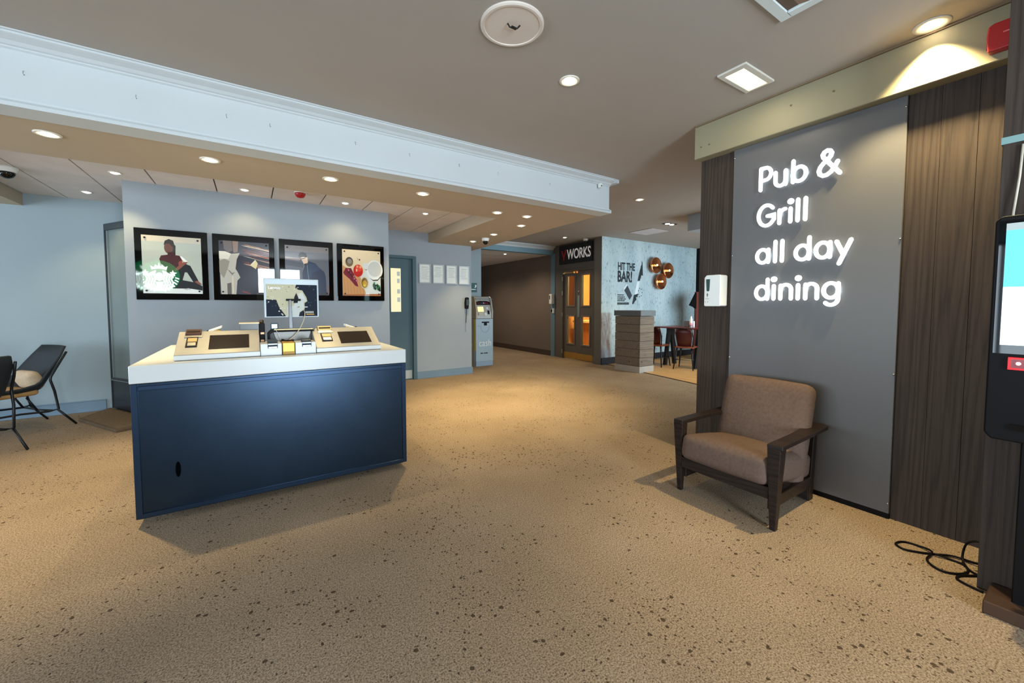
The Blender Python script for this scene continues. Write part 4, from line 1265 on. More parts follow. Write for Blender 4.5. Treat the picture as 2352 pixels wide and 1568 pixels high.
p3 = [((92, 94, 104), rect(0, 1, 0, 1)), ((112, 104, 104), rect(0, 1, 0.88, 1)), ((70, 72, 84), [(0, 0.70), (0.4, 0.66), (0.4, 0.56), (0, 0.60)]), ((150, 138, 140), [(0, 0.77), (0.32, 0.75), (0.36, 0.72), (0.3, 0.70), (0, 0.72)]),
      ((24, 36, 66), [(0.38, 0), (0.38, 0.46), (0.46, 0.64), (0.52, 0.70), (0.68, 0.66), (0.76, 0.58), (0.88, 0.50), (0.92, 0.40), (0.94, 0.0)]), ((34, 50, 84), [(0.54, 0.66), (0.67, 0.64), (0.80, 0.54), (0.6, 0.46), (0.54, 0.3)]),
      ((226, 196, 172), [(0.34, 0.76), (0.44, 0.79), (0.50, 0.78), (0.51, 0.68), (0.47, 0.62), (0.42, 0.63), (0.38, 0.70)]), ((20, 20, 24), [(0.29, 0.79), (0.33, 0.86), (0.40, 0.88), (0.47, 0.85), (0.50, 0.79), (0.47, 0.77), (0.40, 0.78), (0.33, 0.77)]),
      ((20, 20, 24), [(0.35, 0.745), (0.45, 0.765), (0.45, 0.75), (0.36, 0.73)]), ((28, 28, 32), [(0.42, 0.64), (0.49, 0.66), (0.47, 0.60), (0.43, 0.60)]), ((100, 128, 140), [(0.485, 0.62), (0.50, 0.62), (0.53, 0.3), (0.515, 0.3)]),
      ((18, 24, 34), rect(0, 1, 0, 0.05)), ((120, 84, 80), rect(0.95, 0.99, 0.02, 0.20))]
picture(0.303, 0.900, 'black framed picture of a person in a navy jacket looking down, half behind the monitor', p3)
rng = random.Random(5)
p4 = [((226, 206, 170), rect(0, 1, 0, 1)), ((206, 150, 96), [(0, 0), (0.62, 0), (0.46, 0.40), (0, 0.66)]), ((214, 216, 212), [(0.46, 0.40), (0.62, 0), (1, 0), (1, 0.75), (0.70, 0.70)]), ((170, 106, 66), [(0, 0), (1, 0), (1, 0.05), (0, 0.03)])]
for k in range(7):
    p4.append(((176, 118, 70), [(0.06 + 0.08 * k, 0.0), (0.068 + 0.08 * k, 0.0), (0.045 + 0.075 * k, 0.38), (0.04 + 0.075 * k, 0.38)]))
p4 += [((226, 228, 222), ell(0.84, 0.58, 0.22, 0.22, 28)), ((198, 200, 194), ell(0.84, 0.60, 0.18, 0.17, 28)), ((40, 40, 44), [(0.70, 0.40), (0.80, 0.36), (0.92, 0.37), (1, 0.45), (1, 0.42), (0.92, 0.345), (0.80, 0.335)]),
       ((216, 216, 212), ell(0.60, 0.66, 0.07, 0.08)), ((70, 72, 80), [(0.55, 0.60), (0.61, 0.565), (0.67, 0.60), (0.61, 0.58)]),
       ((120, 98, 70), ell(0.175, 0.735, 0.10, 0.105, 24)), ((44, 36, 32), ell(0.18, 0.76, 0.085, 0.07, 20)), ((140, 132, 118), ell(0.185, 0.745, 0.065, 0.055, 16)),
       ((120, 28, 46), [(0.02, 0.50), (0.08, 0.60), (0.22, 0.60), (0.30, 0.46), (0.36, 0.32), (0.40, 0.20), (0.32, 0.22), (0.18, 0.36), (0.04, 0.46)])]
for k in range(22):
    a = rng.random()
    p4.append((rng.choice([(170, 60, 84), (90, 18, 34), (206, 150, 150), (60, 14, 26)]), ell(0.10 + 0.24 * a + 0.05 * rng.random(), 0.54 - 0.28 * a + 0.06 * rng.random(), 0.012, 0.022, 7)))
p4 += [((196, 34, 26), ell(0.40, 0.55, 0.125, 0.135, 24)), ((226, 66, 44), ell(0.42, 0.60, 0.09, 0.07, 18)), ((240, 150, 110), ell(0.38, 0.64, 0.03, 0.03, 10)), ((240, 150, 110), ell(0.46, 0.63, 0.03, 0.03, 10)), ((250, 190, 150), ell(0.36, 0.56, 0.02, 0.035, 10)),
       ((206, 196, 160), ell(0.57, 0.29, 0.105, 0.135, 24)), ((120, 84, 20), ell(0.565, 0.29, 0.085, 0.11, 22)), ((196, 150, 30), ell(0.57, 0.27, 0.065, 0.07, 18)), ((226, 196, 60), ell(0.56, 0.23, 0.035, 0.03, 12))]
for k in range(26):
    p4.append((rng.choice([(20, 74, 48), (34, 110, 66), (16, 46, 34), (60, 140, 90)]), ell(0.80 + 0.17 * rng.random(), 0.10 + 0.19 * rng.random(), 0.03, 0.028, 6)))
p4 += [((120, 40, 44), ell(0.44, 0.79, 0.02, 0.02, 8)), ((100, 40, 50), [(0.37, 0.85), (0.40, 0.80), (0.42, 0.78), (0.39, 0.80)])]
picture(0.949, 1.546, 'black framed picture of tomato, herbs and plates on wood, rightmost on the wall', p4)

# round emblem sign on the rear wall, mirrored in the left picture
t = thing('emblem_sign', 'round backlit green and white emblem sign, mirrored in the leftmost picture', 'sign', (-2.30, -3.59, 2.10))
EC, ER = (-2.31, -3.555, 2.105), 0.44


def em(s, tt, d):
    return (EC[0] + s * ER, EC[1] + d, EC[2] + tt * ER)


MB().prism(ell(0, 0, 1.0, 1.0, 48), em, -0.04, 0.0).build('disc', SIGN_GREEN, t)
mb = MB()
mb.prism(ell(0, -0.02, 0.20, 0.26, 24), em, 0.001, 0.006)
mb.prism([(-0.36, 0.42), (-0.42, 0.66), (-0.24, 0.56), (-0.18, 0.74), (-0.06, 0.62), (0, 0.86), (0.06, 0.62), (0.18, 0.74), (0.24, 0.56), (0.42, 0.66), (0.36, 0.42), (0, 0.50)], em, 0.001, 0.006)
for s in (-1, 1):
    for k in range(4):
        off = 0.26 + 0.13 * k
        mb.ribbon([(s * (off * 0.75), 0.34 - 0.06 * k), (s * off, 0.05), (s * (off - 0.07), -0.18), (s * (off + 0.02), -0.42), (s * (off - 0.06), -0.64 + 0.04 * k), (s * (off - 0.02), -0.86 + 0.07 * k)], 0.042, em, 0.001, 0.006)
    mb.prism([(s * 0.66, 0.42), (s * 0.72, 0.28), (s * 0.88, 0.26), (s * 0.76, 0.16), (s * 0.78, 0.02), (s * 0.66, 0.10), (s * 0.54, 0.04), (s * 0.58, 0.18), (s * 0.50, 0.28), (s * 0.62, 0.29)], em, 0.001, 0.006)
    for k in range(7):
        a = math.radians(-5 - 11 * k)
        mb.ribbon([(s * 0.80 * math.cos(a), 0.80 * math.sin(a)), (s * 0.95 * math.cos(a - 0.05), 0.95 * math.sin(a - 0.05))], 0.038, em, 0.001, 0.006)
mb.prism([(-0.2, -0.34), (0.2, -0.34), (0.14, -0.6), (0.2, -0.9), (-0.2, -0.9), (-0.14, -0.6)], em, 0.001, 0.006)
mb.build('emblem', SIGN_WHITE, t)

# ------------------------------------------------------------------ notices, handset, cash machine
for i, (x0, lab) in enumerate(((2.478, 'silver framed notice on the grey wall, nearest the green door'), (2.732, 'silver framed notice on the grey wall, second from the green door'), (2.988, 'silver framed notice on the grey wall, third from the green door'), (3.242, 'silver framed notice on the grey wall, nearest the corner by the cash machine'))):
    x1, z0, z1 = x0 + 0.215, 1.69, 2.03
    t = thing('framed_notice', lab, 'notice', (x0, 6.77, z0), group='framed notices in a row')
    fr = MB()
    for q in ((x0, x0 + 0.016, z0, z1), (x1 - 0.016, x1, z0, z1), (x0 + 0.016, x1 - 0.016, z0, z0 + 0.016), (x0 + 0.016, x1 - 0.016, z1 - 0.016, z1)):
        fr.box(q[0], q[1], 6.748, 6.77, q[2], q[3])
    fr.build('frame', paint('notice_silver', (186, 192, 196), 0.35, metal=0.4), t, 0.002)
    pp = B(x0 + 0.014, x1 - 0.014, 6.758, 6.77, z0 + 0.014, z1 - 0.014).build('paper', paint('paper_white', (228, 232, 228), 0.7), t)
    rg = random.Random(20 + i)
    ln = MB()
    ln.box(x0 + 0.05, x1 - 0.05, 6.7568, 6.7585, z1 - 0.062, z1 - 0.054)
    for k in range(rg.choice((7, 8, 9))):
        z = z1 - 0.09 - k * 0.022
        a = x0 + 0.03 + 0.02 * rg.random()
        ln.box(a, a + 0.10 + 0.05 * rg.random(), 6.7568, 6.7585, z, z + 0.004)
    ln.build('print_lines', paint('pale_ink', (150, 156, 160), 0.7), pp)

t = thing('intercom_handset', 'black wall handset with a dangling cord below the framed notices', 'handset', (3.395, 6.77, 1.22))
MB().prism([(3.362, 1.235), (3.356, 1.34), (3.365, 1.435), (3.385, 1.45), (3.415, 1.45), (3.432, 1.435), (3.436, 1.34), (3.420, 1.235)], lambda s, tt, d: (s, 6.77 - d, tt), 0.0, 0.06).build('receiver', BLACK, t, 0.012, 2)
B(3.372, 3.42, 6.706, 6.712, 1.30, 1.41).build('receiver_face', paint('handset_green_black', (24, 44, 40), 0.3), t)
co = []
for k in range(60):
    u = k / 59
    co.append((3.392 - 0.012 * u + 0.007 * math.cos(k * 1.3), 6.745 + 0.007 * math.sin(k * 1.3), 1.235 - 0.26 * u))
MB().tube(co, 0.004, 5).build('coiled_cord', BLACK, t)
MB().tube([(3.38, 6.75, 0.975), (3.376, 6.755, 0.90), (3.38, 6.757, 0.80)], 0.0025, 5).build('cord_tail', paint('cord_grey', (110, 116, 120), 0.6), t)

t = thing('direction_sign', 'small dark teal sign with white mark on the blue wall above the cash machine', 'sign', (4.17, 7.95, 1.6))
B(3.94, 4.256, 7.935, 7.95, 1.595, 1.797).build('plate', paint('sign_teal', (26, 78, 80), 0.5), t, 0.003)
MB().prism([(4.19, 1.70), (4.22, 1.73), (4.20, 1.745), (4.215, 1.76), (4.235, 1.75), (4.24, 1.72), (4.215, 1.69)], lambda s, tt, d: (s, 7.935 - d, tt), 0, 0.002).build('symbol', paint('letter_white', (250, 250, 246), 0.4), t)

B(4.09, 4.225, 7.933, 7.936, 1.648, 1.662).build('caption', paint('letter_white', (250, 250, 246), 0.4), t)
AX0, AX1, AY, AYB = 3.972, 4.39, 7.46, 7.945
t = thing('cash_machine', 'pale blue free-standing cash machine lettered cash beside the dark corridor', 'cash machine', (4.18, 7.7, 0))
B(AX0, AX1, AY, AYB, 0.10, 1.012).build('lower_cabinet', [ATMB], t, 0.006, 2)
B(AX0 + 0.004, AX1 - 0.004, AY + 0.004, AYB, 0, 0.10).build('plinth', paint('machine_plinth', (138, 158, 176), 0.45), t)
B(AX0 - 0.002, AX0 + 0.001, AY + 0.09, AYB, 0.0, 1.006).build('side_panel', ATMS, t)
B(AX0 - 0.004, AX0 + 0.001, AY + 0.02, AY + 0.085, 0.33, 1.005).build('yellow_strip', YELLOW, t)
MB().prism([(AY, 1.018), (AY - 0.005, 1.18), (AY + 0.05, 1.40), (AY + 0.09, 1.47), (AY + 0.15, 1.495), (AYB, 1.495), (AYB, 1.018)], lambda s, tt, d: (d, s, tt), AX0, AX0 + 0.03).build('side_cheek', ATMS, t, 0.004)
MB().prism([(AY, 1.018), (AY - 0.005, 1.18), (AY + 0.05, 1.40), (AY + 0.09, 1.47), (AY + 0.15, 1.495), (AYB, 1.495), (AYB, 1.018)], lambda s, tt, d: (d, s, tt), AX1 - 0.03, AX1).build('side_cheek', ATMT, t, 0.004)
MB().prism([(AY + 0.02, 1.018), (AY + 0.02, 1.15), (AY + 0.09, 1.40), (AY + 0.12, 1.475), (AY + 0.17, 1.485), (AYB, 1.485), (AYB, 1.018)], lambda s, tt, d: (d, s, tt), AX0 + 0.03, AX1 - 0.03).build('fascia', ATMT, t)


def fas(s, z, d):
    v = (z - 1.15) / 0.25
    return (s, AY + 0.02 + 0.07 * v - d, z)


MB().prism([(AX0 + 0.035, 1.31), (AX0 + 0.045, 1.375), (AX0 + 0.12, 1.392), (AX1 - 0.12, 1.392), (AX1 - 0.045, 1.375), (AX1 - 0.035, 1.31)], fas, 0, 0.012).build('display_board', BLACKG, t)
for k, c in enumerate(((150, 40, 60), (120, 40, 60), (40, 110, 140), (230, 230, 236), (190, 40, 70), (170, 30, 60))):
    MB().prism(rect(AX0 + 0.07 + 0.046 * k, AX0 + 0.098 + 0.046 * k, 1.338, 1.358), fas, 0.012, 0.014).build('logo_mark', paint('mark_%d' % k, c, 0.4), t)
MB().prism(rect(AX0 + 0.065, AX0 + 0.20, 1.165, 1.27), fas, 0, 0.006).build('screen', glow('machine_screen', (244, 224, 150), 0.8), t)
MB().prism(rect(AX0 + 0.27, AX0 + 0.31, 1.22, 1.26), fas, 0, 0.012).build('card_slot', WHITE, t)
MB().prism(rect(AX0 + 0.295, AX0 + 0.335, 1.11, 1.19), fas, 0, 0.012).build('key_reader', BLACK, t)
MB().prism(rect(AX0 + 0.07, AX0 + 0.20, 1.09, 1.145), fas, 0, 0.012).build('keypad', paint('keypad_beige', (196, 186, 164), 0.4), t)
MB().prism(ell(AX0 + 0.235, 1.115, 0.03, 0.032, 16), fas, 0, 0.015).build('receipt_mouth', WHITE, t)
B(AX0 + 0.01, AX1 - 0.01, AY + 0.01, AYB, 1.435, 1.442).build('hood_line', paint('hood_grey', (120, 116, 112), 0.5), t)
fm = lambda s, tt, d: (s, AY - d, tt)
B(4.11, 4.29, AY - 0.006, AY, 0.925, 0.952).build('dispenser_slot', BLACK, t)
B(4.165, 4.235, AY - 0.006, AY, 0.87, 0.925).build('dispenser_mouth', BLACK, t)
mb = MB()
ring = ell(4.19, 0.86, 0.105, 0.14, 28, PI * 0.95, 2 * PI * 1.02)
mb.ribbon(ring, 0.004, fm, 0, 0.002, caps=False)
mb.build('cover_outline', paint('outline_grey', (130, 140, 146), 0.5), t)
MB().lathe([(0.012, 0), (0.012, -0.004), (0, -0.005)], (4.04, AY, 0.865), 'Y', 12).build('lock', CHROME, t)
text_mesh('lettering', 'cash', 0.215, 0.002, lambda s, tt, d: (4.035 + s, AY - 0.0005 - d, 0.425 + tt), WHITE, t, 0.84, -0.001)
text_mesh('lettering', 'cash', 0.20, 0.002, lambda s, tt, d: (AX0 - 0.0022 - d, 7.90 - s, 0.40 + tt), WHITE, t, 0.75, -0.002)
mb = MB()
for a, b in ((4.08, 4.115), (4.12, 4.145), (4.165, 4.20), (4.205, 4.255)):
    mb.box(a, b, AY - 0.0015, AY, 0.265, 0.288)
mb.build('small_print', INK, t)

# small dispenser and switch by the corridor corner
t = thing('soap_dispenser', 'small white sanitiser dispenser on the blue post left of the double doors', 'dispenser', (6.43, 7.92, 1.33))
B(6.345, 6.435, 7.875, 7.985, 1.335, 1.585).build('body', WHITE, t, 0.012, 2)
B(6.343, 6.347, 7.935, 7.965, 1.45, 1.55).build('window', BLACK, t)
t = thing('door_release', 'small white door release switch under the dispenser by the double doors', 'switch', (6.43, 7.9, 1.1))
B(6.40, 6.436, 7.87, 7.915, 1.10, 1.22).build('plate', WHITE, t, 0.004)
B(6.395, 6.436, 7.925, 7.965, 1.13, 1.19).build('button', BLACK, t, 0.003)

# WORKS sign over the double doors
t = thing('works_sign', 'black fascia sign reading WORKS with a red emblem over the double doors', 'sign', (6.43, 7.1, 2.3))
B(6.41, 6.45, 6.525, 7.67, 2.30, 2.745).build('board', paint('sign_black', (16, 16, 18), 0.5), t, 0.003)
fw_ = lambda s, tt, d: (6.409 - d, 7.67 - s, tt)
text_mesh('lettering', 'WORKS', 0.33, 0.004, lambda s, tt, d: fw_(0.30 + s, 2.405 + tt, d), glow('works_letter', (214, 210, 204), 0.25), t, 0.70, 0.004, 0.95)
MB().prism([(0.085, 2.625), (0.135, 2.625), (0.185, 2.50), (0.235, 2.64), (0.285, 2.64), (0.205, 2.44), (0.205, 2.385), (0.165, 2.385), (0.165, 2.44)], fw_, 0.0, 0.005).build('emblem', RED, t)

# ------------------------------------------------------------------ bar corner
t = thing('wall_slogan', 'black painted slogan HIT THE BAR! with bottle drawings on the plaster wall', 'wall lettering', (7.2, 6.18, 1.3))
wb = lambda s, tt, d: (s, 6.1795 - d, tt)
text_mesh('lettering', 'HIT THE', 0.235, 0.003, lambda s, tt, d: wb(6.853 + s, 2.095 + tt, d), INK, t, 0.67, 0.007, 0.98)
text_mesh('lettering', 'BAR!', 0.335, 0.003, lambda s, tt, d: wb(6.845 + s, 1.835 + tt, d), INK, t, 0.70, 0.011, 1.0)
MB().prism([(7.685, 2.318), (7.709, 1.988), (7.661, 2.007), (7.602, 1.871), (7.524, 1.868), (7.596, 2.107)], wb, 0, 0.003).build('bottle_drawing', INK, t)
MB().prism([(7.509, 1.847), (7.587, 1.85), (7.531, 1.57), (7.431, 1.548), (7.437, 1.62)], wb, 0, 0.003).build('bottle_label', paint('white_paint', (224, 232, 234), 0.7), t)
MB().prism([(7.401, 1.537), (7.546, 1.57), (7.525, 1.488), (7.471, 1.497), (7.495, 1.431), (7.442, 1.394), (7.382, 1.322), (7.352, 1.332)], wb, 0, 0.003).build('spill_drawing', INK, t)
MB().prism([(7.177, 1.756), (7.34, 1.526), (7.259, 1.424), (7.076, 1.638)], wb, 0, 0.003).build('glass_drawing', paint('ink_slate', (52, 60, 68), 0.7), t)
MB().prism([(7.154, 1.785), (7.184, 1.756), (7.076, 1.643), (7.06, 1.683)], wb, 0, 0.003).build('glass_rim', paint('white_paint', (224, 232, 234), 0.7), t)
rg = random.Random(9)
mb = MB()
for k, (z, h, w) in enumerate(((1.52, 0.026, 0.20), (1.475, 0.026, 0.22), (1.43, 0.026, 0.28), (1.39, 0.026, 0.22), (1.315, 0.052, 0.38))):
    x = 6.856
    while x < 6.856 + w:
        ww = 0.014 + 0.012 * rg.random() + (0.012 if h > 0.03 else 0)
        mb.prism(rect(x, x + ww, z, z + h), wb, 0, 0.003)
        x += ww + 0.008
for k in range(7):
    a = k * 0.9
    mb.prism(ell(7.62 + 0.07 * math.cos(a), 1.60 + 0.10 * math.sin(a), 0.012, 0.015, 6), wb, 0, 0.003)
mb.build('small_lines', INK, t)

for x, z, lab in ((8.03, 2.245, 'copper dome wall lamp, upper left of the three on the plaster wall'), (8.50, 2.142, 'copper dome wall lamp, right of the three on the plaster wall'), (8.23, 1.868, 'copper dome wall lamp, lowest of the three on the plaster wall')):
    t = thing('copper_wall_lamp', lab, 'wall lamp', (x, 6.18, z), group='copper lamps on the plaster wall')
    MB().lathe([(0.10, 0.0), (0.10, -0.03), (0.13, -0.05), (0.185, -0.10), (0.19, -0.125), (0.175, -0.14), (0.165, -0.135)], (x, 6.18, z), 'Y', 32).build('shade', COPPER, t)
    MB().lathe([(0.165, -0.13), (0.15, -0.10), (0.10, -0.085), (0.07, -0.12), (0.045, -0.14), (0.0, -0.145)], (x, 6.18, z), 'Y', 32).build('reflector', paint('copper_inner', (220, 120, 70), 0.15, metal=1.0), t)
    MB().lathe([(0.025, -0.142), (0.02, -0.165), (0, -0.17)], (x, 6.18, z), 'Y', 14).build('bulb', glow('copper_bulb', (255, 220, 160), 2.5), t)

PX, PY = 6.18, 5.02
t = thing('host_podium', 'weathered timber host podium with a slate cap in front of the plaster wall', 'podium', (6.3, 5.3, 0))
PC = [(6.205, 5.02), (6.60, 5.005), (6.565, 5.59), (6.17, 5.605)]


def pod(s, inset=0.0):
    c = Vector((6.385, 5.305))
    return [tuple(Vector(p) + (c - Vector(p)).normalized() * inset) for p in PC]


MB().prism(pod(0, 0.03), fz, 0, 1.09).build('core', paint('podium_core', (70, 60, 52), 0.8), t)
MB().prism(pod(0, -0.006), fz, 0, 0.12).build('plinth', paint('podium_plinth', (176, 166, 154), 0.6, 0.05, 20), t)
hb = [0.125, 0.29, 0.45, 0.61, 0.77, 0.93, 1.09]
for i in range(6):
    a, b = Vector(PC[0]), Vector(PC[1])
    c, d_ = Vector(PC[3]), Vector(PC[2])
    z0, z1 = hb[i] + 0.003, hb[i + 1] - 0.003
    o_ = 0.004 * (i % 2)

    def board(p, q, nrm):
        th = 0.03
        return [(p.x + nrm.x * o_, p.y + nrm.y * o_), (q.x + nrm.x * o_, q.y + nrm.y * o_), (q.x - nrm.x * th, q.y - nrm.y * th), (p.x - nrm.x * th, p.y - nrm.y * th)]
    MB().prism(board(a, b, Vector((0, -1))), fz, z0, z1).build('board', WOOD_GREY, t, 0.002)
    MB().prism(board(Vector((c.x, c.y - 0.0)), Vector((a.x, a.y + 0.031)), Vector((-1, 0))), fz, z0, z1).build('board', WOOD_GREY, t, 0.002)
MB().prism(pod(0, -0.03), fz, 1.095, 1.20).build('cap', SLATE, t, 0.004)

# bar table, stools and condiments
t = thing('bar_table', 'long red-topped table on black trestle legs against the plaster wall', 'table', (7.7, 5.1, 0))
B(7.60, 8.35, 4.60, 5.75, 0.80, 0.83).build('tabletop', paint('table_red', (118, 46, 40), 0.3, 0.08, 8), t, 0.004)
for y in (5.42, 4.72):
    tr = MB()
    for s in (-1, 1):
        tr.hexa([(7.71 + s * 0.17 - 0.04, y - 0.03, 0), (7.71 + s * 0.17 + 0.04, y - 0.03, 0), (7.71 + s * 0.17 + 0.04, y + 0.03, 0), (7.71 + s * 0.17 - 0.04, y + 0.03, 0), (7.71 + s * 0.04 - 0.05, y - 0.03, 0.76), (7.71 + s * 0.04 + 0.05, y - 0.03, 0.76), (7.71 + s * 0.04 + 0.05, y + 0.03, 0.76), (7.71 + s * 0.04 - 0.05, y + 0.03, 0.76)])
    tr.box(7.62, 7.80, y - 0.035, y + 0.035, 0.72, 0.801)
    tr.build('trestle_leg', BLACKM, t, 0.003)


def bistro_chair(x, y, rot, label):
    t = thing('bistro_chair', label, 'chair', (x, y, 0), rot, 'metal chairs at the bar table', local=True)
    weld(cushion_mb(0, 0, 0.455, 0.185, 0.185, 0.018, 0.018, 0, 0, 0.004, 8).build('seat', paint('seat_red_wood', (128, 62, 40), 0.3, 0.1, 10), t))
    for sx in (-1, 1):
        for sy in (-1, 1):
            MB().tube([(sx * 0.14, sy * 0.14, 0.44), (sx * 0.19, sy * 0.20, 0.0)], 0.018, 8, r1=0.011).build('leg', BLACKM, t)
    bk = MB()
    n = 10
    vs, fs = [], []
    for i in range(n + 1):
        u = -1 + 2 * i / n
        for z, w in ((0.47, 0.13), (0.60, 0.15), (0.74, 0.17), (0.83, 0.15)):
            vs.append((u * w, -0.17 - (z - 0.47) * 0.22 + 0.035 * u * u, z))
    for i in range(n):
        for j in range(3):
            k = i * 4 + j
            fs.append((k, k + 1, k + 5, k + 4))
    bk.add(vs, fs, 0, True)
    ob = bk.build('backrest', paint('back_dark_red', (72, 26, 26), 0.35, 0.1, 10), t)
    bm = bmesh.new()
    bm.from_mesh(ob.data)
    bmesh.ops.solidify(bm, geom=bm.faces[:], thickness=0.012)
    bm.to_mesh(ob.data)
    bm.free()
    MB().tube([(-0.16, -0.16, 0.44), (-0.185, -0.20, 0.66), (-0.16, -0.255, 0.84), (0.16, -0.255, 0.84), (0.185, -0.20, 0.66), (0.16, -0.16, 0.44)], 0.012, 8).build('back_frame', BLACKM, t)
    MB().tube([(-0.16, -0.16, 0.2), (0.16, -0.16, 0.2), (0.16, 0.16, 0.2), (-0.16, 0.16, 0.2)], 0.008, 6, closed=True).build('stretcher', BLACKM, t)


bistro_chair(7.42, 4.84, -1.25, 'dark metal chair with a red-brown seat at the bar table, nearer the dark cladding')
bistro_chair(7.28, 5.42, -1.4, 'dark metal chair with a red-brown seat at the bar table, half behind the podium')

t = thing('condiment_caddy', 'small dark condiment caddy with napkins on the red bar table', 'caddy', (7.95, 5.08, 0.855))
B(7.86, 8.0, 5.08, 5.2, 0.831, 0.96).build('caddy_box', paint('caddy_grey', (96, 92, 96), 0.5), t, 0.006)
B(7.94, 7.99, 5.02, 5.06, 0.831, 0.96).build('napkins', WHITE, t, 0.004)
t = thing('sauce_bottle', 'white squeezy sauce bottle in the condiment caddy on the bar table', 'bottle', (7.90, 5.06, 0.856))
MB().lathe([(0.032, 0.0), (0.034, 0.10), (0.030, 0.17), (0.018, 0.20), (0.016, 0.235), (0, 0.24)], (7.88, 5.04, 0.831), 'Z', 14).build('bottle_body', WHITE, t)
MB().lathe([(0.036, 0.03), (0.036, 0.09)], (7.88, 5.04, 0.831), 'Z', 14).build('bottle_label', paint('label_pink', (214, 150, 160), 0.5), t)

t = thing('partition_panel', 'red-brown upright partition board beyond the bar table by the dark cladding', 'partition', (9.0, 5.6, 0))
B(8.90, 9.35, 5.55, 5.62, 0.0, 1.62).build('board', REDBR, t, 0.004)
MB().prism([(8.66, 1.30), (8.90, 1.60), (8.90, 1.22), (8.82, 1.26)], lambda s, tt, d: (s, 5.57 + d, tt), 0, 0.04).build('angled_bracket', BLACK, t, 0.003)

# counter and lamp seen through the double doors
t = thing('inner_counter', 'amber-lit wooden counter seen through the glazed double doors', 'counter', (8.3, 7.6, 0))
B(8.0, 8.9, 6.6, 8.8, 0.0, 0.80).build('front', wood('amber_wood', (120, 70, 30), (176, 110, 52), (200, 132, 66), 'Z', 0.5, 1, False), t)
B(7.93, 8.95, 6.55, 8.85, 0.80, 0.86).build('counter_top', paint('counter_cream', (228, 204, 140), 0.4), t, 0.004)
t = thing('inner_cupboard', 'dark red-brown tall cupboard behind the left glazed door leaf', 'cupboard', (7.7, 8.4, 0))
B(7.62, 7.90, 8.36, 9.098, 1.12, 2.6).build('carcass', paint('post_dark_red', (84, 40, 24), 0.5), t, 0.004)
pt = bpy.data.lights.new('inner_room_lamp', 'POINT')
pt.energy, pt.color, pt.shadow_soft_size = 260, (1.0, 0.72, 0.32), 0.15
po = bpy.data.objects.new('inner_room_lamp', pt)
COL.objects.link(po)
po.location = (7.6, 7.4, 2.3)

# ------------------------------------------------------------------ lounge chairs, cushion and mat on the left
t = thing('entrance_mat', 'thick brown rubber mat on the carpet in front of the dark door', 'mat', (-1.4, 6.2, 0))
MB().prism([(-1.656, 6.37), (-1.183, 5.567), (-0.92, 5.72), (-1.06, 6.12), (-1.50, 6.86)], fz, 0.0, 0.028).build('mat_body', MATM, t, 0.004)
MB().prism([(-1.62, 6.372), (-1.182, 5.625), (-0.96, 5.755), (-1.085, 6.10), (-1.50, 6.80)], fz, 0.027, 0.030).build('mat_pile', paint('mat_pile_brown', (112, 90, 62), 0.95, 0.2, 40, grain=0.6), t)


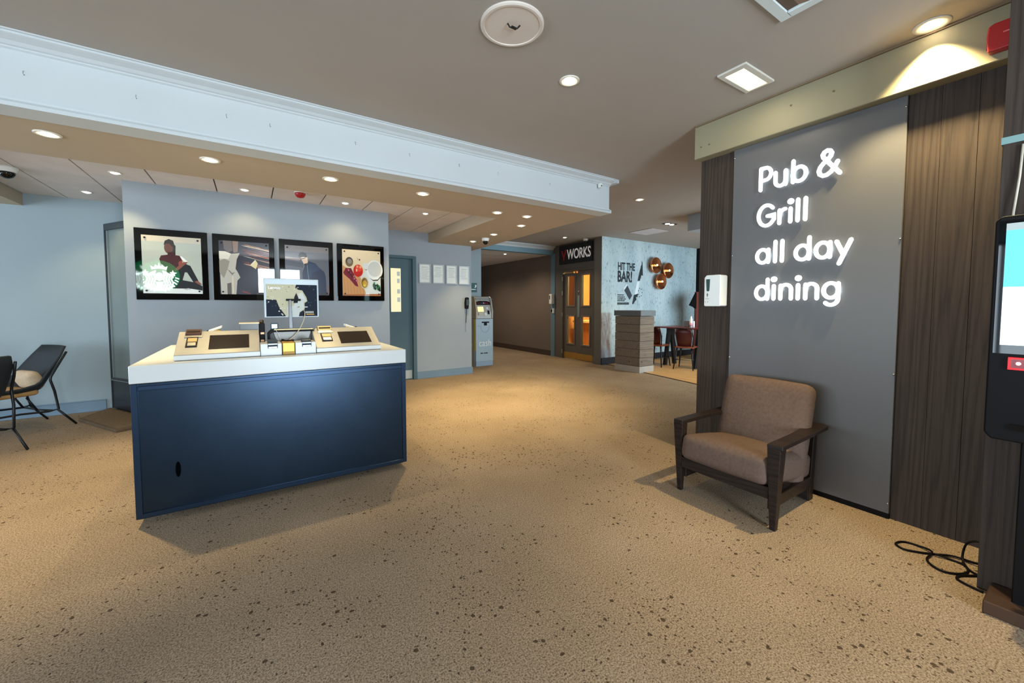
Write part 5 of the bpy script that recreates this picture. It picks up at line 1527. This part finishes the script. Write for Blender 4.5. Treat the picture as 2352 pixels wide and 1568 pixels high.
def lounge_chair(x, y, rot, label, pil_label):
    t = thing('lounge_chair', label, 'chair', (x, y, 0), rot, 'bucket lounge chairs by the blue wall', local=True)
    prof = [(0.34, 0.385), (0.30, 0.392), (0.18, 0.375), (0.02, 0.355), (-0.12, 0.36), (-0.20, 0.41), (-0.25, 0.50), (-0.31, 0.64), (-0.36, 0.76), (-0.40, 0.855)]
    half = [0.275, 0.285, 0.295, 0.30, 0.30, 0.30, 0.295, 0.285, 0.265, 0.22]
    lift = [0.02, 0.04, 0.07, 0.10, 0.12, 0.10, 0.06, 0.02, 0.0, 0.0]
    fwd = [0, 0, 0, 0, 0.03, 0.07, 0.09, 0.08, 0.06, 0.04]
    n = 14
    vs, fs = [], []
    for i in range(n + 1):
        u = -1 + 2 * i / n
        for (py, pz), h, l, f in zip(prof, half, lift, fwd):
            k = abs(u) ** 2.5
            vs.append((u * h, py + f * k, pz + l * k))
    m = len(prof)
    for i in range(n):
        for j in range(m - 1):
            k = i * m + j
            fs.append((k, k + 1, k + m + 1, k + m))
    ob = MB().add(vs, fs, 0, True).build('shell', CHAIRBK, t)
    bm = bmesh.new()
    bm.from_mesh(ob.data)
    bmesh.ops.solidify(bm, geom=bm.faces[:], thickness=0.018)
    bm.to_mesh(ob.data)
    bm.free()
    weld(cushion_mb(0, 0.09, 0.405, 0.245, 0.225, 0.03, 0.03, 0, 0, 0.012, 12).build('seat_pad', LEATHER, t))
    for s in (-1, 1):
        MB().tube([(s * 0.252, -0.345, 0.80), (s * 0.290, -0.255, 0.66), (s * 0.306, -0.195, 0.555), (s * 0.306, -0.19, 0.52), (s * 0.298, -0.22, 0.40), (s * 0.270, -0.255, 0.20), (s * 0.250, -0.19, 0.185), (s * 0.225, 0.0, 0.20), (s * 0.225, 0.14, 0.20), (s * 0.24, 0.20, 0.19)], 0.0105, 8).build('side_frame', BLACKM, t)
        MB().tube([(s * 0.268, -0.245, 0.20), (s * 0.275, -0.385, 0.005)], 0.0105, 8).build('leg', BLACKM, t)
        MB().tube([(s * 0.24, 0.16, 0.20), (s * 0.265, 0.36, 0.005)], 0.0105, 8).build('leg', BLACKM, t)
    MB().tube([(-0.245, -0.22, 0.19), (-0.15, -0.16, 0.20), (0.15, -0.16, 0.20), (0.245, -0.22, 0.19)], 0.0095, 8).build('cross_rail', BLACKM, t)
    MB().tube([(-0.235, 0.16, 0.195), (0.235, 0.16, 0.195)], 0.0095, 8).build('cross_rail', BLACKM, t)
    for s in (-1, 1):
        MB().tube([(s * 0.13, -0.15, 0.20), (s * 0.13, -0.08, 0.345)], 0.0095, 8).build('support', BLACKM, t)
        MB().tube([(s * 0.13, 0.16, 0.20), (s * 0.13, 0.18, 0.37)], 0.0095, 8).build('support', BLACKM, t)
    return t


CH1 = (-2.11, 6.22)
A1 = math.atan2(-0.615, -0.788) - PI / 2
lounge_chair(*CH1, A1, 'charcoal bucket lounge chair with tan seat pad beside the blue wall', '')
lounge_chair(-2.185, 5.39, math.atan2(0.66, -0.75) - PI / 2, 'charcoal bucket lounge chair cut by the left edge, seen from behind', '')


def loc2w(x, y, z):
    c, s = math.cos(A1), math.sin(A1)
    return Vector((CH1[0] + c * x - s * y, CH1[1] + s * x + c * y, z))


pw = loc2w(-0.075, -0.125, 0.525)
rm = Matrix.Rotation(A1, 3, 'Z') @ Matrix.Rotation(math.radians(-24), 3, 'X')
tag(weld(cushion_mb(pw.x, pw.y, pw.z, 0.155, 0.05, 0.10, 0.05, 0, 0.02, 0, 14, rm).build('scatter_cushion', FABRICC)), 'cream oblong cushion leaning in the charcoal lounge chair', 'cushion')
